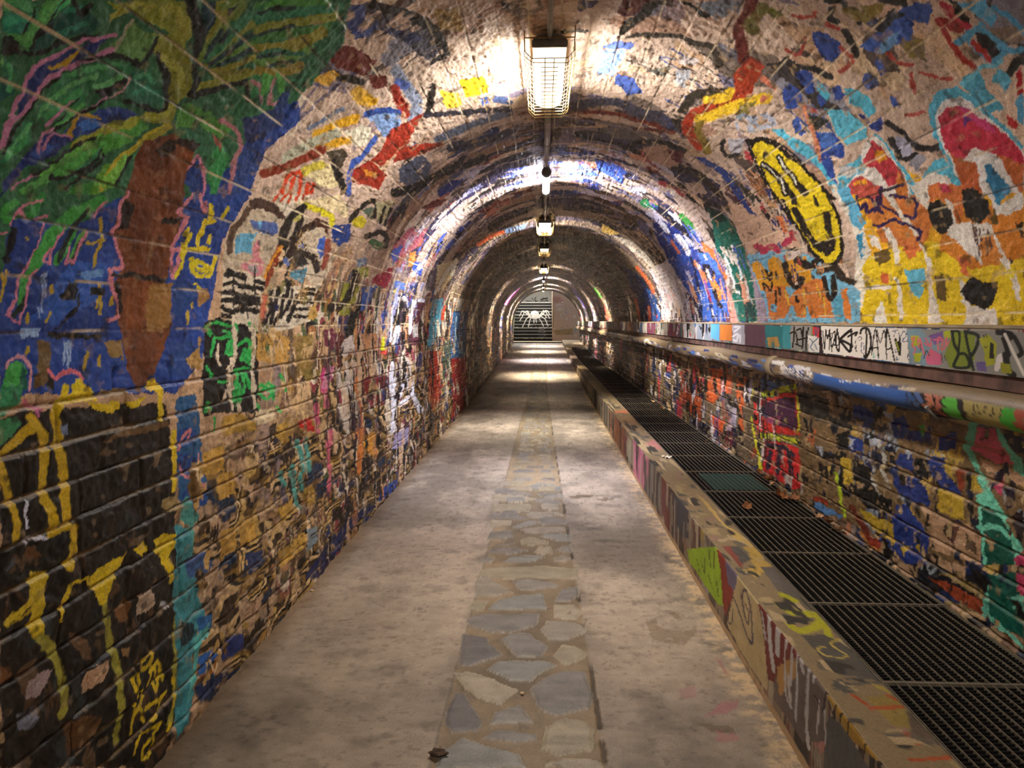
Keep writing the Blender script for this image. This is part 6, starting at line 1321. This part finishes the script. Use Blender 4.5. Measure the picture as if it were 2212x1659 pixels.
# ================================================================== pipe
PX, PZ, PR = 1.615, 1.287, 0.066
e = empty('water_pipe', (PX, 12, PZ), 'long painted pipe running below the ledge on the right wall', 'pipe')
def pipe_xyz(A, B):
    sag = 0.006*np.sin(B*1.3)+0.004*np.sin(B*3.1)
    bulge = 0.0015*np.sin(A*40)*0
    return PX-np.cos(A)*(PR+bulge), B, PZ+np.sin(A)*PR+sag-0.0*B
rel(grid_obj('barrel', PP, pipe_xyz, M_pipe, e, False), e)
def at_y(y): return PZ+0.006*math.sin(y*1.3)+0.004*math.sin(y*3.1)
for y in (1.0, 4.95, 8.9, 13, 17, 21, 25, 29):
    mb = MB(); mb.tube([(PX, y-0.05, at_y(y-0.05)), (PX, y-0.04, at_y(y)), (PX, y+0.04, at_y(y)), (PX, y+0.05, at_y(y))], [PR+0.001, PR+0.008, PR+0.008, PR+0.001], 24)
    rel(mb.build('coupling', M_conc, e), e)
for y in (2.9, 6.9, 10.9, 15, 19, 23, 27, 31):
    z = at_y(y)
    mb = MB(); mb.tube([(XR+0.01, y, z-PR-0.008), (PX-0.03, y, z-PR-0.008), (PX-PR-0.006, y, z-0.03)], 0.008, 6)
    rel(mb.build('bracket', M_galv, e), e)

# ================================================================== lamps
def ceil_z(x): return CZ+math.sqrt(RAD*RAD-(x-CX)**2)
LXc = 0.03
ZC = ceil_z(LXc)
def cage(y0, y1, w, top, bot, parent, far_up):
    """welded wire guard: U sections joined by long wires"""
    mb = MB()
    sec = [(-w/2, top), (-w/2, bot+0.035), (-w/2+0.035, bot), (w/2-0.035, bot), (w/2, bot+0.035), (w/2, top)]
    for k in range(17):
        y = y0+(y1-y0)*k/16
        j = lambda: random.uniform(-0.003, 0.003)
        mb.tube([(LXc+x+j(), y, z+j()) for x, z in sec], 0.0025, 5)
    for x, z in sec[:2]+[(-w/2+0.018, bot+0.018), (-w/2+0.035, bot), (-0.022, bot), (0.022, bot), (w/2-0.035, bot), (w/2-0.018, bot+0.018)]+sec[4:]:
        mb.tube([(LXc+x, y0+(y1-y0)*q/6, z+random.uniform(-0.002, 0.002)) for q in range(7)], 0.0025, 5)
    mb.tube([(LXc-w/2, y0, top-0.004), (LXc+w/2, y0, top-0.004)], 0.003, 5)
    for x in (-w/2, w/2):
        mb.tube([(LXc+x, y0, top-0.004), (LXc+x, y0, ceil_z(LXc+x)+0.004)], 0.003, 5)
        mb.tube([(LXc+x, y1, top-0.004), (LXc+x, y1, ceil_z(LXc+x)+0.004)], 0.003, 5)
    return mb.build('wire_guard', M_wire, parent)
def half_round(mb, y0, y1, w, z, hgt):
    n = 10
    sec = [(LXc-math.cos(math.pi*k/n)*w/2, z+math.sin(math.pi*k/n)*hgt) for k in range(n+1)]
    v0 = [mb.bm.verts.new((x, y0, zz)) for x, zz in sec]; v1 = [mb.bm.verts.new((x, y1, zz)) for x, zz in sec]
    for k in range(n):
        mb.bm.faces.new([v0[k], v0[k+1], v1[k+1], v1[k]])
    mb.bm.faces.new(v0); mb.bm.faces.new(v1[::-1]); mb.bm.faces.new([v0[0], v1[0], v1[n], v0[n]])
def caged_lamp(y0, y1, label, gmat):
    zt = ZC-0.012
    e = empty('caged_lamp', (LXc, (y0+y1)/2, zt), label, 'lamp', 'lamps along the crown of the vault')
    mb = MB(); half_round(mb, y0, y1, 0.17, zt-0.045, 0.04)
    rel(mb.build('housing', M_cap, e), e)
    for yy in (y0-0.012, y1-0.006):
        mb = MB(); mb.box(LXc-0.088, LXc+0.088, yy, yy+0.018, zt-0.075, zt-0.04, 0.004)
        rel(mb.build('end_cap', M_cap, e), e)
    mb = MB(); half_round(mb, y0+0.006, y1-0.006, 0.16, 0, 0.042)
    for v in mb.bm.verts: v.co.z = zt-0.047-v.co.z
    rel(mb.build('diffuser', gmat, e), e)
    rel(cage(y0-0.03, y1+0.03, 0.245, zt-0.035, zt-0.135, e, 0), e)
    return e
def tube_lamp(y0, y1, label, gmat, r=0.034):
    zt = ZC-0.085
    e = empty('tube_lamp', (LXc, (y0+y1)/2, zt), label, 'lamp', 'lamps along the crown of the vault')
    mb = MB(); mb.tube([(LXc, y0+0.05, zt), (LXc, y1-0.05, zt)], r, 20)
    rel(mb.build('glowing_tube', gmat, e), e)
    for a, b in ((y0, y0+0.055), (y1-0.055, y1)):
        mb = MB(); mb.tube([(LXc, a, zt), (LXc, a+0.006, zt), (LXc, b, zt)], [r*0.9, r*1.28, r*1.28], 20)
        rel(mb.build('end_cap', M_cap, e), e)
    mb = MB(); mb.box(LXc-0.022, LXc+0.022, y0+0.05, y1-0.05, zt+r*0.85, zt+r*1.1)
    rel(mb.build('spine', M_cap, e), e)
    for y in (y0+0.12, y1-0.12):
        mb = MB(); mb.box(LXc-0.03, LXc+0.03, y-0.012, y+0.012, zt+r*1.05, ZC+0.006)
        rel(mb.build('clip', M_cap, e), e)
    return e
KL = 5.0
g_warm = glow('lamp_warm', 'ffeccc', 3.2); g_cool = glow('lamp_cool', 'f2f0ff', 30); g_dim = glow('lamp_dim', 'ffe2b0', 1.6)
g_far = glow('lamp_far', 'fff0d0', 24); g_cage = glow('lamp_cage', 'ffeed0', 16)
LAMPS = [(3.60, 4.55, 'c', g_warm, 'nearest lamp on the vault, wide and glowing warm inside a wire guard'),
         (6.5, 7.5, 't', g_cool, 'bright white bare tube lamp, second from the front of the tunnel'),
         (9.85, 10.8, 'c', g_cage, 'third lamp from the front, warm light in a bent wire guard'),
         (13.3, 14.3, 'c', g_dim, 'dim fourth lamp from the front, hardly lighting the vault'),
         (18.2, 19.3, 'c', g_cage, 'fifth lamp from the front, warm glow in a wire guard'),
         (23.2, 24.3, 't', g_cool, 'sixth lamp from the front, a small white tube'),
         (27.6, 28.7, 't', g_far, 'seventh lamp from the front, last but one before the stairs'),
         (31.0, 32.1, 't', g_far, 'last lamp before the stairs, a white star far away')]
for y0, y1, k, g, lab in LAMPS+[(-2.6, -1.45, 'c', g_warm, 'added fill lamp in a wire guard, unseen behind the viewer')]:  # the last lamp is added out of view to fill the near walls
    (caged_lamp if k == 'c' else tube_lamp)(y0, y1, lab, g)
# conduits between the lamps
cz = ZC-0.032
spans = [(0.2, LAMPS[0][0]-0.06)]+[(LAMPS[i][1]+0.06, LAMPS[i+1][0]-0.06) for i in range(len(LAMPS)-1)]
cnames = ['grey conduit running into the nearest lamp from the front edge of the picture', 'grey conduit between the first and the second lamp', 'grey conduit between the second and the third lamp',
          'grey conduit between the third and the dim fourth lamp', 'grey conduit between the dim fourth lamp and the fifth', 'short grey conduit between the fifth and the sixth lamp', 'grey conduit between the sixth and the seventh lamp', 'grey conduit between the last two lamps']
for (a, b), lab in zip(spans, cnames):
    e = empty('conduit', (LXc, a, cz), lab, 'conduit', 'conduits along the crown of the vault')
    m1 = a+(b-a)*0.82
    mb = MB(); mb.tube([(LXc, a, cz), (LXc, m1, cz)], 0.024, 14); rel(mb.build('wide_pipe', M_conduit, e), e)
    mb = MB(); mb.tube([(LXc, m1, cz), (LXc, b-0.05, cz), (LXc, b+0.05, cz-0.012)], 0.013, 12); rel(mb.build('narrow_pipe', M_conduit, e), e)
    for y in (a+0.25*(b-a), a+0.6*(b-a)):
        mb = MB(); mb.box(LXc-0.034, LXc+0.034, y-0.01, y+0.01, cz-0.004, ZC+0.004, 0.002)
        mb.tube([(LXc, y-0.01, cz), (LXc, y+0.01, cz)], 0.0265, 14)
        rel(mb.build('clip', M_conduit, e), e)

# ================================================================== stairs at the far end
SX0, SX1, SY, RISE, GO, NS = -1.46, 0.49, 35.5, 0.168, 0.27, 12
z00 = float(floor_z(SY))
e = empty('stairs', ((SX0+SX1)/2, SY, z00), 'black painted stairs with a large white spider at the far end', 'stairs')
xs = ST.a
for k in range(NS):
    zl = np.linspace(z00+k*RISE, z00+(k+1)*RISE, 10)
    cidx = np.clip(np.searchsorted(ST.b, zl), 0, len(ST.b)-1)
    Xg = np.repeat(xs[None], 11, 0); Zg = np.repeat(np.r_[zl, zl[-1]][:, None], len(xs), 1)
    Yg = np.full(Xg.shape, SY+k*GO); Yg[10] += GO
    Cg = np.concatenate([ST.C[cidx], np.repeat(lin('b8b2a8')[None, None], len(xs), 1)], 0)
    o = link('step', grid_mesh('step', Xg, Yg, Zg, Cg.astype(np.float32)), M_stair, e); rel(o, e)
    for p in o.data.polygons: p.use_smooth = False
# end walls
def wall(name, f, nu, nv, m, lab):
    mb = MB(); mb.sheet(f, nu, nv); tag(mb.build(name, m), lab, None, kind='structure')
YT = SY+NS*GO
tag(link('wall_back', grid_mesh('wall_back', np.repeat(EB.a[None], len(EB.b), 0), np.full(EB.A.shape, YT+0.9), np.repeat(EB.b[:, None], len(EB.a), 1), EB.C), M_stair), 'grey wall with black scrawls above the stairs', None, kind='structure')
tag(link('wall_end', grid_mesh('wall_end', np.repeat(EW.a[None], len(EW.b), 0), np.full(EW.A.shape, SY+0.1), np.repeat(EW.b[:, None], len(EW.a), 1), EW.C), M_stair), 'pinkish end wall beside the stairs', None, kind='structure')
wall('wall_side', lambda u, v: (SX1, SY+0.1+u*5, z00-0.1+v*4.2), 4, 4, M_end, 'side wall along the stairs')
wall('wall_outer', lambda u, v: (SX0-0.01, 33.9+u*7, z00-0.1+v*4.2), 4, 4, plain('mossy_render', '9aa078', 0.8, 0, 0.25, 5), 'greenish side wall left of the stairs')
mb = MB(); mb.sheet(lambda u, v: (-1.6+v*3.9, 33.9+u*2.2, z00-0.002+0.0*u), 3, 3)
tag(mb.build('landing', M_conc), 'concrete landing before the stairs', None, kind='structure')

# ================================================================== litter
def leaf(name, loc, size, rot, m, label, curl=0.5, cat='leaf', group='dry leaves on the gratings'):
    e = empty(name, loc, label, cat, group); e.rotation_euler = rot
    mb = MB()
    def f(u, v):
        t = u*2-1; wv = 0.42*math.sqrt(max(0, 1-t*t))*(1-0.25*t)*(1+0.18*math.sin(11*u))
        s = (v*2-1)*wv
        return (t*size/2, s*size, size*curl*(s*s*1.4+0.18*t*t)+0.02*size*math.sin(9*t))
    mb.sheet(f, 14, 6); mb.build('blade', m, e)
    mb = MB(); mb.tube([(size*0.48, 0, size*curl*0.17), (size*0.62, 0.02*size, size*0.12), (size*0.72, 0.05*size, size*0.05)], size*0.014, 5)
    mb.build('stalk', m, e)
    return e
def on_grate(u, v):
    d = ray(u, v); t = 3.0
    for _ in range(30): t = 0.5*t+0.5*(float(kerb_z(t))-1.6)/d[2]
    return (min(d[0]*t, GX1-0.03), t, float(kerb_z(t))+0.003)
LV = [(1687, 1079, 0.075, 1, 'large curled brown leaf lying alone on the gratings'), (1648, 1026, 0.07, 1, 'dark brown leaf by the foot of the wall below the red paint'), (1676, 1040, 0.06, 1, 'second brown leaf by the wall, just behind the lone curled one'),
      (1690, 1050, 0.045, 0, 'pale upturned leaf by the wall below the red paint'), (1735, 1084, 0.06, 1, 'small leaf against the wall before the blue patch'), (1780, 1121, 0.04, 0, 'orange leaf beside the wall, past the blue patch'),
      (1818, 1133, 0.055, 1, 'dark crumpled leaf against the wall, past the blue patch'), (1853, 1150, 0.045, 0, 'tan leaf wedged at the wall, nearest to the front'), (1528, 955, 0.035, 0, 'tiny pale leaf in the middle of the gratings'),
      (1615, 1100, 0.05, 1, 'blackish leaf near the middle of the gratings'), (1430, 885, 0.06, 0, 'pale dry stalk leaf far along the gratings by the wall'), (1408, 870, 0.06, 0, 'straw coloured leaf furthest along the gratings')]
for i, (u, v, s, dk, lab) in enumerate(LV):
    x, y, z = on_grate(u, v)
    leaf('dry_leaf', (x, y, z+s*0.16), s*1.3, (0.5+0.2*math.sin(i), 0.3*math.cos(2*i), i*1.3), M_leaf if dk else M_leaf_pale, lab, 1.3)
x, y, z = on_grate(1441, 989)
mb = MB(); r = random.Random(3)
def ff(u, v):
    th = v*2*math.pi; rr = 0.035*u*(1+0.3*math.sin(3*th)+0.2*math.sin(5*th+1))
    return (rr*math.cos(th), rr*math.sin(th)*1.5, 0.004+0.006*math.sin(6*th)*u+0.004*u)
mb.sheet(ff, 4, 22); o = mb.build('paint_flake', M_paper, None, (1.118, y, float(kerb_z(y))+0.003)); tag(o, 'white curled paint flake lying on the kerb', 'flake')
fx, fy = hit_floor(947, 1632)
mb = MB(); bmesh.ops.create_icosphere(mb.bm, subdivisions=3, radius=0.02)
for v in mb.bm.verts:
    q = v.co.copy(); k = 1+0.35*math.sin(q.x*190+1)*math.sin(q.y*230)+0.15*math.sin(q.z*300)
    v.co = (q.x*k*1.5, q.y*k, q.z*k*0.55)
tag(mb.build('mud_clod', M_mud, None, (fx, fy, float(floor_z(fy))+0.012)), 'dark brown clod of mud at the front edge of the stone strip', 'clod')
for i, (u, v, lab) in enumerate([(1128, 1499, 'small pale pebble between the big flat stones'), (1442, 1158, 'tan crumb at the foot of the kerb beside the green paint'), (674, 1277, 'orange crumb at the foot of the left wall')]):
    fx, fy = hit_floor(u, v)
    mb = MB(); bmesh.ops.create_icosphere(mb.bm, subdivisions=2, radius=0.008)
    for w in mb.bm.verts: w.co = (w.co.x*1.3*(1+0.2*math.sin(w.co.y*400)), w.co.y, w.co.z*0.6)
    tag(mb.build('pebble', M_pebble, None, (fx, fy, float(floor_z(fy))+0.004)), lab, 'pebble')

# ================================================================== light from outside, camera, look
w = bpy.data.worlds.new('World'); SC.world = w; w.use_nodes = True
w.node_tree.nodes['Background'].inputs['Color'].default_value = (0.75, 0.85, 1.0, 1)
w.node_tree.nodes['Background'].inputs['Strength'].default_value = WORLD
RK = 0.5
def area(name, loc, rot, sx, sy, power, color):
    l = bpy.data.lights.new(name, 'AREA'); l.shape = 'RECTANGLE'; l.size = sx; l.size_y = sy; l.energy = power; l.color = color
    o = bpy.data.objects.new(name, l); o.location = loc; o.rotation_euler = rot; COL.objects.link(o); return o
def ring(y0, y1, power, color, spread, up=0.8):
    """the lamp throws its light square to the tube"""
    for ang in (-104, -52, 0, 52, 104):
        a = math.radians(ang)
        o = area('lamp_light', (LXc+math.sin(a)*0.075, (y0+y1)/2, ZC-0.075-math.cos(a)*0.075), (0, -a, 0), 0.05, (y1-y0)*0.85, power*(up if abs(ang) > 90 else 0.8 if ang == 0 else 1.0), color)
        o.data.spread = math.radians(spread)
for (y0, y1, k, g, lab), pw, c in zip(LAMPS[1:], (36, 60, 4, 105, 95, 95, 80), ((0.94, 0.94, 1), (1, 0.93, 0.8), (1, 0.85, 0.6), (1, 0.86, 0.62), (0.98, 0.92, 1), (1, 0.93, 0.8), (1, 0.9, 0.8))):
    ring(y0, y1, pw*RK, c, 75 if y0 < 12 else 52)
ring(LAMPS[0][0], LAMPS[0][1], 19*RK*2, (1, 0.945, 0.86), 165, 0.38)
ring(-2.6, -1.45, 40*RK*2, (1, 0.97, 0.93), 165, 0.3)  # fill light from the added lamp behind the camera
area('stairwell_daylight', (-0.3, 36.3, 4.6), (math.radians(-12), 0, 0), 2.5, 2.0, 330, (1.0, 0.96, 0.92))

cam = bpy.data.cameras.new('camera'); cam.sensor_fit = 'HORIZONTAL'; cam.sensor_width = 36; cam.lens = 36*FPX/W_
cam.clip_start = 0.05; cam.clip_end = 200
co = bpy.data.objects.new('camera', cam); COL.objects.link(co)
co.matrix_world = Matrix(((_R[0], _U[0], -_F[0], EYE[0]), (_R[1], _U[1], -_F[1], EYE[1]), (_R[2], _U[2], -_F[2], EYE[2]), (0, 0, 0, 1)))
SC.camera = co
SC.view_settings.view_transform = VT; SC.view_settings.look = LOOK
SC.view_settings.exposure = EXPO; SC.view_settings.gamma = 1.0
SC.cycles.max_bounces = 4; SC.cycles.diffuse_bounces = 3; SC.cycles.glossy_bounces = 1; SC.cycles.transmission_bounces = 0
SC.cycles.use_adaptive_sampling = True; SC.cycles.adaptive_threshold = 0.1; SC.cycles.adaptive_min_samples = 12
SC.cycles.caustics_reflective = False; SC.cycles.caustics_refractive = False
SC.cycles.use_denoising = True
SC.cycles.sample_clamp_indirect = 6
bpy.context.view_layer.update()
